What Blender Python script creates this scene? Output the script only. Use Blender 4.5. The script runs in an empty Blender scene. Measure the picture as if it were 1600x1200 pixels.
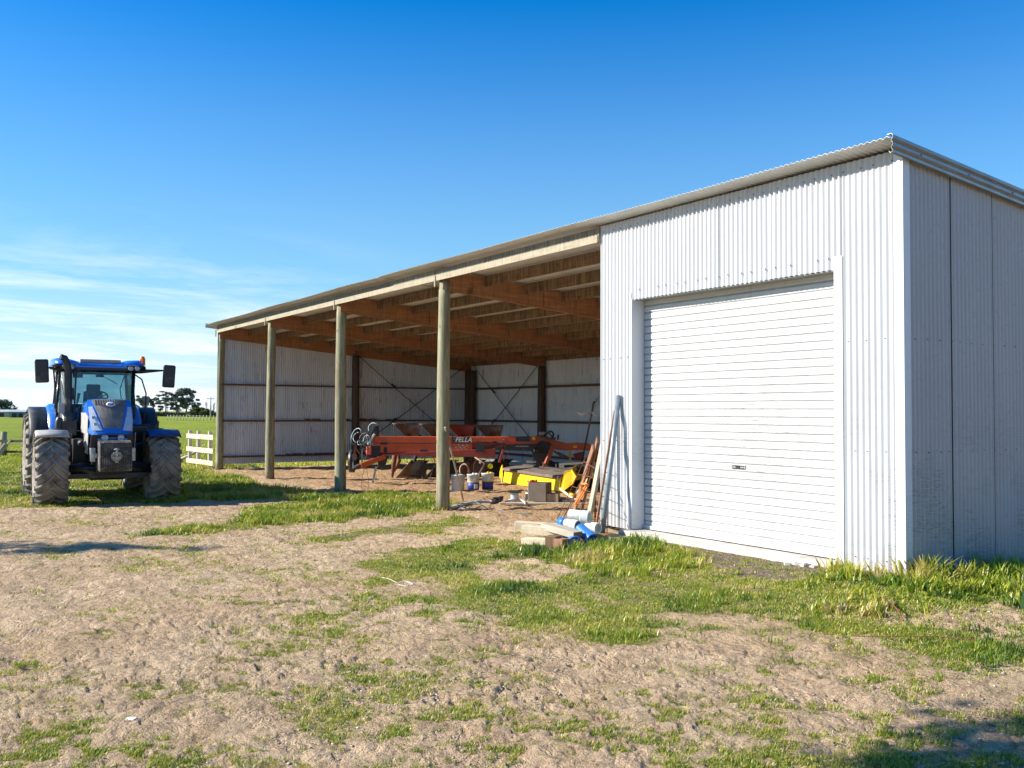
import bpy, math, random
import numpy as np
from mathutils import Vector, Matrix
random.seed(7); rng = np.random.default_rng(11)
S = bpy.context.scene
COL = S.collection
# ---------------------------------------------------------------- camera
CAM_F, CAM_YAW, CAM_PITCH, CAM_ROLL = 1448.93, .5873, .0302, .0041
CPOS = Vector((5.7715, -8.7421, 1.6))
FW = Vector((-math.cos(CAM_YAW)*math.cos(CAM_PITCH), math.sin(CAM_YAW)*math.cos(CAM_PITCH), math.sin(CAM_PITCH)))
RT = FW.cross(Vector((0, 0, 1))).normalized(); UP = RT.cross(FW)
cr, sr = math.cos(CAM_ROLL), math.sin(CAM_ROLL)
RT, UP = RT*cr + UP*sr, UP*cr - RT*sr
cd = bpy.data.cameras.new('camera'); cam = bpy.data.objects.new('camera', cd); COL.objects.link(cam)
cd.sensor_width = 36; cd.lens = CAM_F/1600*36; cd.clip_start = .05; cd.clip_end = 6000
m = Matrix((RT, UP, -FW)).transposed().to_4x4(); m.translation = CPOS; cam.matrix_world = m
S.camera = cam
# ---------------------------------------------------------------- world and sun
SUN_EL, SUN_AZ = math.radians(30), math.radians(32)
W = bpy.data.worlds.new('World'); S.world = W; W.use_nodes = True
nt = W.node_tree; N = nt.nodes; L = nt.links
for n in list(N): N.remove(n)
out = N.new('ShaderNodeOutputWorld'); bg = N.new('ShaderNodeBackground'); bg.inputs[1].default_value = .092
sky = N.new('ShaderNodeTexSky'); sky.sky_type = 'NISHITA'; sky.sun_disc = False
sky.sun_elevation = SUN_EL; sky.sun_rotation = math.pi + SUN_AZ; sky.air_density = 1.0; sky.dust_density = .3; sky.ozone_density = 3.0
hsv = N.new('ShaderNodeHueSaturation'); hsv.inputs['Saturation'].default_value = 1.5; hsv.inputs['Value'].default_value = .88
tint = N.new('ShaderNodeMix'); tint.data_type = 'RGBA'; tint.blend_type = 'MULTIPLY'; tint.inputs[0].default_value = 1; tint.inputs[7].default_value = (.50, 1.16, 1.32, 1)
L.new(sky.outputs[0], hsv.inputs['Color']); L.new(hsv.outputs[0], tint.inputs[6])
tc = N.new('ShaderNodeTexCoord')
sep = N.new('ShaderNodeSeparateXYZ'); L.new(tc.outputs['Generated'], sep.inputs[0])
def mth(op, a, b=None, c=None, clamp=False):
    n = N.new('ShaderNodeMath'); n.operation = op; n.use_clamp = clamp
    for i, v in enumerate((a, b, c)):
        if v is None: continue
        if isinstance(v, (int, float)): n.inputs[i].default_value = v
        else: L.new(v, n.inputs[i])
    return n.outputs[0]
# high thin cloud: noise on a plane far overhead, kept to the low western sky
zz = mth('MAXIMUM', sep.outputs[2], .02)
zb = mth('ADD', zz, .10)
cx_ = mth('DIVIDE', sep.outputs[0], zb); cy_ = mth('DIVIDE', sep.outputs[1], zb)
cmb = N.new('ShaderNodeCombineXYZ'); L.new(cx_, cmb.inputs[0]); L.new(cy_, cmb.inputs[1])
mp = N.new('ShaderNodeMapping'); mp.inputs['Rotation'].default_value = (0, 0, math.radians(24)); mp.inputs['Scale'].default_value = (1.5, .62, 1)
L.new(cmb.outputs[0], mp.inputs[0])
nz = N.new('ShaderNodeTexNoise'); nz.inputs['Scale'].default_value = 1.15; nz.inputs['Detail'].default_value = 9; nz.inputs['Roughness'].default_value = .66; nz.inputs['Distortion'].default_value = .5
L.new(mp.outputs[0], nz.inputs[0])
rr = N.new('ShaderNodeMapRange'); rr.inputs[1].default_value = .45; rr.inputs[2].default_value = .72; L.new(nz.outputs[0], rr.inputs[0])
el1 = N.new('ShaderNodeMapRange'); el1.interpolation_type = 'SMOOTHSTEP'; el1.inputs[1].default_value = .225; el1.inputs[2].default_value = .06; L.new(sep.outputs[2], el1.inputs[0])
# west-south-west sector
dirv = N.new('ShaderNodeVectorMath'); dirv.operation = 'DOT_PRODUCT'; L.new(tc.outputs['Generated'], dirv.inputs[0]); dirv.inputs[1].default_value = (-.995, -.10, 0)
az1 = N.new('ShaderNodeMapRange'); az1.interpolation_type = 'SMOOTHSTEP'; az1.inputs[1].default_value = .80; az1.inputs[2].default_value = .97; L.new(dirv.outputs['Value'], az1.inputs[0])
cf = mth('MULTIPLY', mth('MULTIPLY', rr.outputs[0], el1.outputs[0]), az1.outputs[0])
lowh = N.new('ShaderNodeMapRange'); lowh.interpolation_type = 'SMOOTHSTEP'; lowh.inputs[1].default_value = .15; lowh.inputs[2].default_value = .0; L.new(sep.outputs[2], lowh.inputs[0])
cf2 = mth('ADD', mth('MULTIPLY', cf, .8), mth('MULTIPLY', mth('MULTIPLY', lowh.outputs[0], az1.outputs[0]), .5), clamp=True)
mx = N.new('ShaderNodeMix'); mx.data_type = 'RGBA'; L.new(cf2, mx.inputs[0]); lowf = mth('MULTIPLY', mth('POWER', mth('MAXIMUM', mth('SUBTRACT', 1.0, mth('DIVIDE', mth('MAXIMUM', sep.outputs[2], 0.0), .42)), 0.0), 1.25), .86)
lo = N.new('ShaderNodeMix'); lo.data_type = 'RGBA'; L.new(lowf, lo.inputs[0]); L.new(tint.outputs[2], lo.inputs[6]); lo.inputs[7].default_value = (2.75, 4.05, 4.95, 1)
L.new(lo.outputs[2], mx.inputs[6]); mx.inputs[7].default_value = (6.6, 6.9, 7.3, 1)
L.new(mx.outputs[2], bg.inputs[0]); L.new(bg.outputs[0], out.inputs[0])
sd = bpy.data.lights.new('sun', 'SUN'); so = bpy.data.objects.new('sun', sd); COL.objects.link(so)
sd.energy = 5.0; sd.angle = math.radians(.5); sd.color = (1, .93, .82)
ldir = Vector((math.sin(SUN_AZ)*math.cos(SUN_EL), math.cos(SUN_AZ)*math.cos(SUN_EL), -math.sin(SUN_EL)))
so.rotation_euler = ldir.to_track_quat('-Z', 'Y').to_euler(); so.location = (0, -20, 30)
S.view_settings.view_transform = 'Standard'; S.view_settings.look = 'None'; S.view_settings.exposure = .95; S.view_settings.gamma = 1
S.render.engine = 'CYCLES'

# ---------------------------------------------------------------- helpers
def px_ray(px, py): return FW + RT*((px-800)/CAM_F) - UP*((py-600)/CAM_F)
def sstep(a, b, x):
    t = np.clip((x-a)/(b-a), 0, 1); return t*t*(3-2*t)
def vnoise(x, y, seed=0):
    xi = np.floor(x).astype(np.int64); yi = np.floor(y).astype(np.int64); fx = x-xi; fy = y-yi
    def h(i, j):
        n = (i*374761393 + j*668265263 + seed*1442695041) & 0xffffffff
        n = ((n ^ (n >> 13))*1274126177) & 0xffffffff
        return ((n ^ (n >> 16)) & 0xffff)/65535.
    ux = fx*fx*(3-2*fx); uy = fy*fy*(3-2*fy)
    return (h(xi, yi)*(1-ux)+h(xi+1, yi)*ux)*(1-uy) + (h(xi, yi+1)*(1-ux)+h(xi+1, yi+1)*ux)*uy
def fbm(x, y, s, o=4, seed=0):
    v = 0; a = .5; t = 0
    for k in range(o):
        v = v + a*vnoise(x/s*2**k+13.7*k, y/s*2**k-7.3*k, seed+k); t += a; a *= .5
    return v/t
def gbase(x, y):
    x = np.asarray(x, float); y = np.asarray(y, float)
    g = -.30 + .165*sstep(-7.4, -5.2, x)*np.exp(-(np.maximum(np.abs(y)-.4, 0)/1.7)**2)*(1-sstep(3, 7, x))
    g = g + .06*sstep(-1.8, .3, x)*np.exp(-(np.maximum(np.abs(y-.8)-1.6, 0)/1.5)**2)*(1-sstep(1.8, 4.5, x))
    far = sstep(18, 60, np.hypot(x-5.8, y+8.7))
    return g + .05*(fbm(x, y, 5.5, 2, 5)-.5)*(1-far)
def at(px, py):
    d = px_ray(px, py); z = -.25
    for _ in range(6):
        t = (z-CPOS.z)/d.z; p = CPOS + d*t; z = float(gbase(p.x, p.y))
    return Vector((p.x, p.y, z))
def gz(x, y): return float(gbase(x, y))

class MB:
    def __init__(s): s.v = []; s.f = []; s.mi = []; s.sm = []
    def add(s, vs, fs, mi=0, smooth=False):
        b = len(s.v); s.v += [tuple(v) for v in vs]
        for f in fs: s.f.append([i+b for i in f]); s.mi.append(mi); s.sm.append(smooth)
        return s
    def box(s, c, d, rot=None, mi=0, taper=1.0):
        vs = []
        for z in (-.5, .5):
            k = taper if z > 0 else 1
            for x, y in ((-.5, -.5), (.5, -.5), (.5, .5), (-.5, .5)):
                p = Vector((x*d[0]*k, y*d[1]*k, z*d[2]))
                if rot is not None: p = rot @ p
                vs.append(p+Vector(c))
        return s.add(vs, [(0, 3, 2, 1), (4, 5, 6, 7), (0, 1, 5, 4), (1, 2, 6, 5), (2, 3, 7, 6), (3, 0, 4, 7)], mi)
    def bb(s, a, b, mi=0):
        return s.box([(a[i]+b[i])/2 for i in range(3)], [abs(b[i]-a[i]) for i in range(3)], None, mi)
    def beam(s, a, b, w, h, mi=0, up=(0, 0, 1)):
        a = Vector(a); b = Vector(b); y = (b-a); l = y.length; y.normalize()
        x = y.cross(Vector(up))
        if x.length < 1e-4: x = Vector((1, 0, 0))
        x.normalize(); z = x.cross(y)
        return s.box((a+b)/2, (w, l, h), Matrix((x, y, z)).transposed(), mi)
    def tube(s, pts, r, n=8, mi=0, caps=True, smooth=True):
        pts = [Vector(p) for p in pts]
        if not hasattr(r, '__len__'): r = [r]*len(pts)
        b = len(s.v); prev = None
        for i, p in enumerate(pts):
            t = (pts[min(i+1, len(pts)-1)] - pts[max(i-1, 0)]).normalized()
            if prev is None:
                u = t.orthogonal().normalized()
            else:
                u = (prev - t*prev.dot(t)).normalized()
            prev = u; w = t.cross(u)
            for k in range(n):
                a = 2*math.pi*k/n; s.v.append(tuple(p+(u*math.cos(a)+w*math.sin(a))*r[i]))
        for i in range(len(pts)-1):
            for k in range(n):
                s.f.append([b+i*n+k, b+i*n+(k+1) % n, b+(i+1)*n+(k+1) % n, b+(i+1)*n+k]); s.mi.append(mi); s.sm.append(smooth)
        if caps:
            s.f.append([b+k for k in range(n)][::-1]); s.mi.append(mi); s.sm.append(False)
            e = b+(len(pts)-1)*n; s.f.append([e+k for k in range(n)]); s.mi.append(mi); s.sm.append(False)
        return s
    def lathe(s, prof, c, axis='z', n=32, mi=0, smooth=True, closed=False):
        b = len(s.v); c = Vector(c)
        for (r, h) in prof:
            for k in range(n):
                a = 2*math.pi*k/n; p = (r*math.cos(a), r*math.sin(a), h)
                if axis == 'x': p = (p[2], p[0], p[1])
                elif axis == 'y': p = (p[0], -p[2], p[1])
                s.v.append(tuple(c+Vector(p)))
        m = len(prof)
        for i in range(m if closed else m-1):
            j = (i+1) % m
            for k in range(n):
                s.f.append([b+i*n+k, b+i*n+(k+1) % n, b+j*n+(k+1) % n, b+j*n+k]); s.mi.append(mi); s.sm.append(smooth)
        return s
    def prism(s, poly, vec, mi=0):
        n = len(poly); vec = Vector(vec)
        vs = [Vector(p) for p in poly]; vs += [p+vec for p in vs]
        fs = [list(range(n))[::-1], list(range(n, 2*n))] + [(i, (i+1) % n, n+(i+1) % n, n+i) for i in range(n)]
        return s.add(vs, fs, mi)
    def loft(s, rings, mi=0, caps=True, smooth=True):
        n = len(rings[0]); b = len(s.v)
        for r in rings: s.v += [tuple(p) for p in r]
        for i in range(len(rings)-1):
            for k in range(n):
                s.f.append([b+i*n+k, b+i*n+(k+1) % n, b+(i+1)*n+(k+1) % n, b+(i+1)*n+k]); s.mi.append(mi); s.sm.append(smooth)
        if caps:
            s.f.append([b+k for k in range(n)][::-1]); s.mi.append(mi); s.sm.append(False)
            e = b+(len(rings)-1)*n; s.f.append([e+k for k in range(n)]); s.mi.append(mi); s.sm.append(False)
        return s
    def build(s, name, mats, parent=None, bevel=0, solid=0, fixn=True):
        me = bpy.data.meshes.new(name); me.from_pydata(s.v, [], s.f)
        if not isinstance(mats, (list, tuple)): mats = [mats]
        for mm in mats: me.materials.append(mm)
        me.polygons.foreach_set('material_index', s.mi); me.polygons.foreach_set('use_smooth', s.sm)
        me.update()
        if fixn:
            import bmesh
            bm = bmesh.new(); bm.from_mesh(me); bmesh.ops.recalc_face_normals(bm, faces=bm.faces); bm.to_mesh(me); bm.free()
        o = bpy.data.objects.new(name, me); COL.objects.link(o)
        if parent is not None: o.parent = parent
        if solid:
            q = o.modifiers.new('s', 'SOLIDIFY'); q.thickness = solid; q.offset = 0
        if bevel:
            q = o.modifiers.new('b', 'BEVEL'); q.width = bevel; q.segments = 2; q.limit_method = 'ANGLE'; q.angle_limit = math.radians(40)
        return o
def tag(o, label=None, cat=None, group=None, kind=None):
    if label: o['label'] = label
    if cat: o['category'] = cat
    if group: o['group'] = group
    if kind: o['kind'] = kind
    return o
def empty(name, loc, rz=0, label=None, cat=None, group=None):
    o = bpy.data.objects.new(name, None); COL.objects.link(o); o.location = loc; o.rotation_euler = (0, 0, rz); o.empty_display_size = .2
    return tag(o, label, cat, group)
def copy_tree(o, parent=None, kids=None):
    c = o.copy(); COL.objects.link(c)
    if parent: c.parent = parent
    for ch in [x for x in list(bpy.data.objects) if x.parent == o]: copy_tree(ch, c)
    return c
def bigmesh(name, V, F4, F3, mat, attr=None, attrname='gc', smooth=False):
    me = bpy.data.meshes.new(name)
    nv = len(V); me.vertices.add(nv); me.vertices.foreach_set('co', V.astype(np.float32).ravel())
    n4 = 0 if F4 is None else len(F4); n3 = 0 if F3 is None else len(F3)
    lo = []
    if n4: lo.append(F4.ravel())
    if n3: lo.append(F3.ravel())
    lo = np.concatenate(lo).astype(np.int32)
    me.loops.add(len(lo)); me.loops.foreach_set('vertex_index', lo)
    me.polygons.add(n4+n3)
    st = np.concatenate([np.arange(n4)*4, n4*4+np.arange(n3)*3]).astype(np.int32)
    me.polygons.foreach_set('loop_start', st)
    if smooth: me.polygons.foreach_set('use_smooth', np.ones(n4+n3, bool))
    me.materials.append(mat)
    if attr is not None:
        a = me.attributes.new(attrname, 'FLOAT_COLOR', 'POINT'); q = np.ones((nv, 4), np.float32); q[:, :attr.shape[1]] = attr; a.data.foreach_set('color', q.ravel())
    me.update(calc_edges=True); me.validate()
    o = bpy.data.objects.new(name, me); COL.objects.link(o); return o

# ---------------------------------------------------------------- materials
def newmat(name):
    mt = bpy.data.materials.new(name); mt.use_nodes = True; t = mt.node_tree
    return mt, t.nodes, t.links, t.nodes['Principled BSDF']
def ramp(Nn, Ll, src, p0, p1, c0, c1, mid=None):
    r = Nn.new('ShaderNodeValToRGB'); r.color_ramp.elements[0].position = p0; r.color_ramp.elements[1].position = p1
    r.color_ramp.elements[0].color = (*c0, 1); r.color_ramp.elements[1].color = (*c1, 1)
    if mid:
        e = r.color_ramp.elements.new(mid[0]); e.color = (*mid[1], 1)
    Ll.new(src, r.inputs[0]); return r.outputs[0]
def noise(Nn, Ll, scale=5, detail=6, rough=.6, stretch=None, coord='Object', dist=0, rot=None):
    t = Nn.new('ShaderNodeTexCoord'); o = t.outputs[coord]
    if stretch or rot:
        mp = Nn.new('ShaderNodeMapping'); mp.inputs['Scale'].default_value = stretch or (1, 1, 1)
        if rot: mp.inputs['Rotation'].default_value = rot
        Ll.new(o, mp.inputs[0]); o = mp.outputs[0]
    n = Nn.new('ShaderNodeTexNoise'); n.inputs['Scale'].default_value = scale; n.inputs['Detail'].default_value = detail; n.inputs['Roughness'].default_value = rough; n.inputs['Distortion'].default_value = dist
    Ll.new(o, n.inputs[0]); return n.outputs[0]
def mixc(Nn, Ll, fac, a, b, mode='MIX'):
    x = Nn.new('ShaderNodeMix'); x.data_type = 'RGBA'; x.blend_type = mode
    if isinstance(fac, (int, float)): x.inputs[0].default_value = fac
    else: Ll.new(fac, x.inputs[0])
    for i, v in ((6, a), (7, b)):
        if isinstance(v, tuple): x.inputs[i].default_value = (*v, 1)
        else: Ll.new(v, x.inputs[i])
    return x.outputs[2]
def rng_(Nn, Ll, src, a, b, c=0, d=1):
    r = Nn.new('ShaderNodeMapRange'); r.inputs[1].default_value = a; r.inputs[2].default_value = b; r.inputs[3].default_value = c; r.inputs[4].default_value = d
    Ll.new(src, r.inputs[0]); return r.outputs[0]
def bump(Nn, Ll, B, src, st=.3, dist=.01):
    b = Nn.new('ShaderNodeBump'); b.inputs['Strength'].default_value = st; b.inputs['Distance'].default_value = dist
    Ll.new(src, b.inputs['Height']); Ll.new(b.outputs[0], B.inputs['Normal'])
def simple(name, c0, c1=None, rough=.6, metal=0., scale=6, stretch=None, dirt=None, dirtamt=.5, bmp=.15, spec=.5, coat=0):
    mt, Nn, Ll, B = newmat(name)
    c1 = c1 or tuple(x*.75 for x in c0)
    n = noise(Nn, Ll, scale, 6, .62, stretch)
    col = ramp(Nn, Ll, n, .35, .68, c0, c1)
    if dirt:
        n2 = noise(Nn, Ll, scale*.45, 8, .68); col = mixc(Nn, Ll, rng_(Nn, Ll, n2, .62-dirtamt*.3, .72-dirtamt*.12, 0, .85), col, dirt)
    Ll.new(col, B.inputs['Base Color']); B.inputs['Roughness'].default_value = rough; B.inputs['Metallic'].default_value = metal
    B.inputs['Specular IOR Level'].default_value = spec; B.inputs['Coat Weight'].default_value = coat
    if bmp: bump(Nn, Ll, B, noise(Nn, Ll, scale*6, 4, .6, stretch), bmp, .004)
    return mt
M = {}
def iron(name, base, stain, rust=0, scuff=0, rough=.42, metal=.0, streak=.5):
    mt, Nn, Ll, B = newmat(name)
    n = noise(Nn, Ll, 1.0, 7, .65, (5, 5, .5)); col = ramp(Nn, Ll, n, .3, .75, base, tuple(base[i]*(1-streak)+stain[i]*streak for i in range(3)))
    n1 = noise(Nn, Ll, .8, 5, .6); col = mixc(Nn, Ll, rng_(Nn, Ll, n1, .4, .8, 0, .35), col, stain)
    if rust:
        r = noise(Nn, Ll, 2.2, 9, .75, (3, 3, .7)); col = mixc(Nn, Ll, rng_(Nn, Ll, r, .72-.12*rust, .80-.06*rust, 0, .9), col, (.10, .055, .03))
        r2 = noise(Nn, Ll, 24, 4, .7, (1, 1, .5)); col = mixc(Nn, Ll, rng_(Nn, Ll, r2, .70, .74, 0, .8*min(1, rust)), col, (.07, .04, .03))
    if scuff:
        # rubbed scratches low on the sheet
        g = Nn.new('ShaderNodeNewGeometry'); sp = Nn.new('ShaderNodeSeparateXYZ'); Ll.new(g.outputs['Position'], sp.inputs[0])
        hz = rng_(Nn, Ll, sp.outputs[2], 1.75, .75, 0, 1)
        sc = noise(Nn, Ll, 6, 8, .8, (1.2, 1.2, 16), 'Object', .9); bl = noise(Nn, Ll, 1.1, 3, .5)
        q = Nn.new('ShaderNodeMath'); q.operation = 'MULTIPLY'; Ll.new(rng_(Nn, Ll, sc, .50, .60, 0, 1), q.inputs[0]); Ll.new(rng_(Nn, Ll, bl, .44, .54, 0, .85*scuff), q.inputs[1])
        q2 = Nn.new('ShaderNodeMath'); q2.operation = 'MULTIPLY'; Ll.new(q.outputs[0], q2.inputs[0]); Ll.new(hz, q2.inputs[1])
        col = mixc(Nn, Ll, q2.outputs[0], col, (.12, .12, .12))
        mud = rng_(Nn, Ll, sp.outputs[2], .35, -.05, 0, .45); mn = noise(Nn, Ll, 7, 7, .7)
        q3 = Nn.new('ShaderNodeMath'); q3.operation = 'MULTIPLY'; Ll.new(mud, q3.inputs[0]); Ll.new(rng_(Nn, Ll, mn, .4, .62, 0, 1), q3.inputs[1])
        col = mixc(Nn, Ll, q3.outputs[0], col, (.33, .27, .2))
    if name == 'roller':     # hand-rubbed grey smudges around the handle height
        g = Nn.new('ShaderNodeNewGeometry'); vs_ = Nn.new('ShaderNodeVectorMath'); vs_.operation = 'SUBTRACT'; vs_.inputs[1].default_value = (-2.3, .22, 1.45); Ll.new(g.outputs['Position'], vs_.inputs[0])
        vm = Nn.new('ShaderNodeVectorMath'); vm.operation = 'MULTIPLY'; vm.inputs[1].default_value = (.8, 0, 1.15); Ll.new(vs_.outputs[0], vm.inputs[0]); ln = Nn.new('ShaderNodeVectorMath'); ln.operation = 'LENGTH'; Ll.new(vm.outputs[0], ln.inputs[0])
        sm = noise(Nn, Ll, 3.0, 8, .72, (1.1, 1, 9), 'Object', .4); q5 = Nn.new('ShaderNodeMath'); q5.operation = 'MULTIPLY'; Ll.new(rng_(Nn, Ll, sm, .50, .64, 0, .8), q5.inputs[0]); Ll.new(rng_(Nn, Ll, ln.outputs['Value'], 1.15, .2, 0, 1), q5.inputs[1]); col = mixc(Nn, Ll, q5.outputs[0], col, (.17, .17, .17))
        dr = noise(Nn, Ll, 2.2, 7, .7, (6, 1, .35)); col = mixc(Nn, Ll, rng_(Nn, Ll, dr, .56, .72, 0, .35), col, (.34, .31, .27))
    Ll.new(col, B.inputs['Base Color']); B.inputs['Roughness'].default_value = rough; B.inputs['Metallic'].default_value = metal
    rn = noise(Nn, Ll, 9, 4, .6); Ll.new(rng_(Nn, Ll, rn, .3, .7, rough-.08, rough+.14), B.inputs['Roughness'])
    return mt
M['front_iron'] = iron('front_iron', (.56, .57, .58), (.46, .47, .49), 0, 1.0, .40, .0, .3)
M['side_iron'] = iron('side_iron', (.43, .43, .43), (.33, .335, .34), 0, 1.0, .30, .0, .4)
M['old_iron'] = iron('old_iron', (.68, .71, .76), (.44, .46, .50), 1.3, 0, .5, .15, .6)
M['roof_iron'] = iron('roof_iron', (.64, .65, .64), (.44, .43, .39), .25, 0, .45, .2, .6)
M['trim'] = iron('trim', (.62, .64, .66), (.52, .54, .57), 0, .4, .35, .0, .3)
M['barge'] = iron('barge', (.34, .34, .33), (.20, .18, .14), .3, 0, .35, .6, .6)
M['roller'] = iron('roller', (.58, .585, .58), (.50, .505, .50), 0, 1.0, .38, 0, .3)
M['screw'] = simple('screw', (.12, .13, .15), rough=.5, metal=.4)
M['gap'] = simple('gap', (.03, .03, .03), rough=.9)
M['groove'] = simple('groove', (.40, .40, .41), rough=.6)
def wood(name, a, b, knots=(.08, .04, .02), axis='y', scale=1.0, rough=.75, stain=0, ds=(.03, .025, .02), bmp=.3):
    mt, Nn, Ll, B = newmat(name)
    st = {'x': (.6, 9, 9), 'y': (9, .6, 9), 'z': (9, 9, .6)}[axis]; st = tuple(v*scale for v in st)
    n = noise(Nn, Ll, 2.5, 8, .65, st, 'Object', .6); col = ramp(Nn, Ll, n, .32, .70, a, b)
    k = noise(Nn, Ll, 3.2*scale, 3, .5); col = mixc(Nn, Ll, rng_(Nn, Ll, k, .66, .72, 0, .7), col, knots)
    if name == 'post':
        b1 = noise(Nn, Ll, 1.3, 6, .7, (4, 4, .5)); col = mixc(Nn, Ll, rng_(Nn, Ll, b1, .46, .58, 0, .7), col, (.20, .14, .08)); b2 = noise(Nn, Ll, 1.0, 6, .7, (6, 6, .4)); col = mixc(Nn, Ll, rng_(Nn, Ll, b2, .56, .66, 0, .6), col, (.52, .52, .38))
    if stain:
        st2 = noise(Nn, Ll, 2.5, 8, .75, (7, 7, .8)); col = mixc(Nn, Ll, rng_(Nn, Ll, st2, .38, .62, 0, stain), col, ds)
    Ll.new(col, B.inputs['Base Color']); B.inputs['Roughness'].default_value = rough; B.inputs['Specular IOR Level'].default_value = .25
    if bmp: bump(Nn, Ll, B, n, bmp, .006)
    return mt
M['post'] = wood('post', (.40, .43, .27), (.22, .19, .12), (.07, .05, .03), 'z', 1, .8, .55, (.15, .12, .075), .5)
M['post'] = (lambda mt: mt)(M['post'])
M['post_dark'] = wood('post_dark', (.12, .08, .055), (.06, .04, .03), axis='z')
M['rafter'] = wood('rafter', (.50, .24, .115), (.28, .13, .06), (.06, .025, .012), 'y', .8, .7, .45, (.10, .055, .03))
M['purlin'] = wood('purlin', (.38, .25, .15), (.24, .155, .09), axis='x', stain=.8, ds=(.045, .033, .022))
M['fascia'] = wood('fascia', (.34, .31, .24), (.20, .18, .14), axis='x', stain=.75, ds=(.08, .075, .06))
M['cream_wood'] = wood('cream_wood', (.48, .42, .32), (.32, .28, .2), axis='x', stain=.55, ds=(.17, .145, .10))  # cream for the fascia's sunlit strip, also for blocks and straws
M['girt'] = wood('girt', (.16, .10, .07), (.08, .05, .035), axis='y')
M['greywood'] = wood('greywood', (.50, .45, .36), (.33, .29, .22), (.15, .1, .06), 'x', 1.2)
M['palewood'] = wood('palewood', (.74, .63, .45), (.52, .42, .28), (.2, .13, .07), 'x', 1.2, .75, .2, (.3, .22, .13))
M['endgrain'] = wood('endgrain', (.22, .13, .07), (.12, .07, .04), axis='z')
M['rustwood'] = wood('rustwood', (.36, .20, .12), (.20, .10, .06), axis='z')
M['rust'] = simple('rust', (.24, .09, .045), (.12, .05, .03), .8, .2, 12)
M['black'] = simple('black', (.018, .018, .02), (.03, .03, .032), .45, dirt=(.13, .11, .085), dirtamt=.25)
M['blackgloss'] = simple('blackgloss', (.012, .012, .014), rough=.22, bmp=.03)
M['steel'] = simple('steel', (.45, .46, .47), (.3, .31, .32), .4, .7, 10)
M['galv'] = simple('galv', (.24, .29, .33), (.15, .19, .22), .45, .3, 8)
M['blue'] = simple('blue', (.02, .15, .58), (.025, .17, .64), .28, 0, 5, dirt=(.26, .24, .21), dirtamt=.12, bmp=.02, coat=.4)
M['ironblock'] = simple('ironblock', (.035, .033, .032), (.08, .075, .07), .7, 0, 14, dirt=(.30, .28, .24), dirtamt=.35)
M['bluedark'] = simple('bluedark', (.012, .04, .19), (.015, .045, .2), .45, 0, 5, dirt=(.16, .15, .14), dirtamt=.2, bmp=.02)
M['dust'] = simple('dust', (.42, .40, .37), (.26, .25, .24), .8, 0, 5)
M['rubber'] = simple('rubber', (.095, .09, .08), (.27, .24, .20), .85, 0, 7, dirt=(.34, .29, .23), dirtamt=.75, bmp=.6)
M['rim'] = simple('rim', (.62, .62, .58), (.45, .43, .38), .55, 0, 6, dirt=(.3, .25, .19), dirtamt=.5)
M['grille'] = simple('grille', (.13, .12, .105), (.20, .18, .155), .75, 0, 6, (3, 1, 1), dirt=(.3, .28, .24), dirtamt=.5, bmp=.3)
M['lamp'] = simple('lamp', (.80, .82, .85), (.55, .58, .62), .12, .3, 30, bmp=.2)
M['ambermat'] = simple('amber', (.85, .18, .01), rough=.25)
M['white'] = simple('white', (.78, .78, .76), (.66, .66, .63), .5, 0, 6, dirt=(.4, .35, .28), dirtamt=.1)
M['silver'] = simple('silver', (.6, .6, .6), rough=.5)
M['fabric'] = simple('fabric', (.05, .06, .075), rough=.85, scale=20)
M['orange'] = simple('orange', (.58, .085, .014), (.42, .065, .015), .5, 0, 4, dirt=(.20, .08, .04), dirtamt=.35, bmp=.1)
M['red'] = simple('red', (.38, .045, .025), (.25, .04, .025), .55, 0, 4, dirt=(.17, .09, .06), dirtamt=.4)
M['yellow'] = simple('yellow', (.88, .58, .01), (.80, .50, .01), .4, 0, 3, dirt=(.38, .24, .06), dirtamt=.05, bmp=.05)
M['mould'] = simple('mould', (.16, .085, .055), (.26, .19, .15), .5, .3, 7)
M['tarp'] = simple('tarp', (.12, .09, .08), (.18, .14, .12), .8, 0, 6, bmp=.5)
M['dark'] = simple('dark', (.035, .03, .028), (.06, .05, .045), .8, 0, 8)
M['orangeplastic'] = simple('orangeplastic', (.95, .25, .02), rough=.5)
M['ropeorange'] = simple('ropeorange', (.85, .30, .06), rough=.8)
M['pipeblue'] = simple('pipeblue', (.02, .17, .55), (.02, .13, .42), .4)
M['pvc'] = simple('pvc', (.60, .64, .62), (.48, .52, .5), .5, dirt=(.35, .3, .25), dirtamt=.2)
M['brownbox'] = simple('brownbox', (.12, .09, .07), (.16, .12, .09), .7)
M['greybucket'] = simple('greybucket', (.50, .52, .54), rough=.55)
M['labelblue'] = simple('labelblue', (.015, .06, .36), rough=.5)
M['labelpurple'] = simple('labelpurple', (.09, .05, .24), rough=.5)
M['fluoro'] = simple('fluoro', (.75, .85, .03), rough=.5)
M['pinkred'] = simple('pinkred', (.9, .16, .10), rough=.5)
M['concrete'] = simple('concrete', (.56, .53, .48), (.42, .39, .35), .9, 0, 4, dirt=(.3, .24, .18), dirtamt=.35, bmp=.4)
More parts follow.
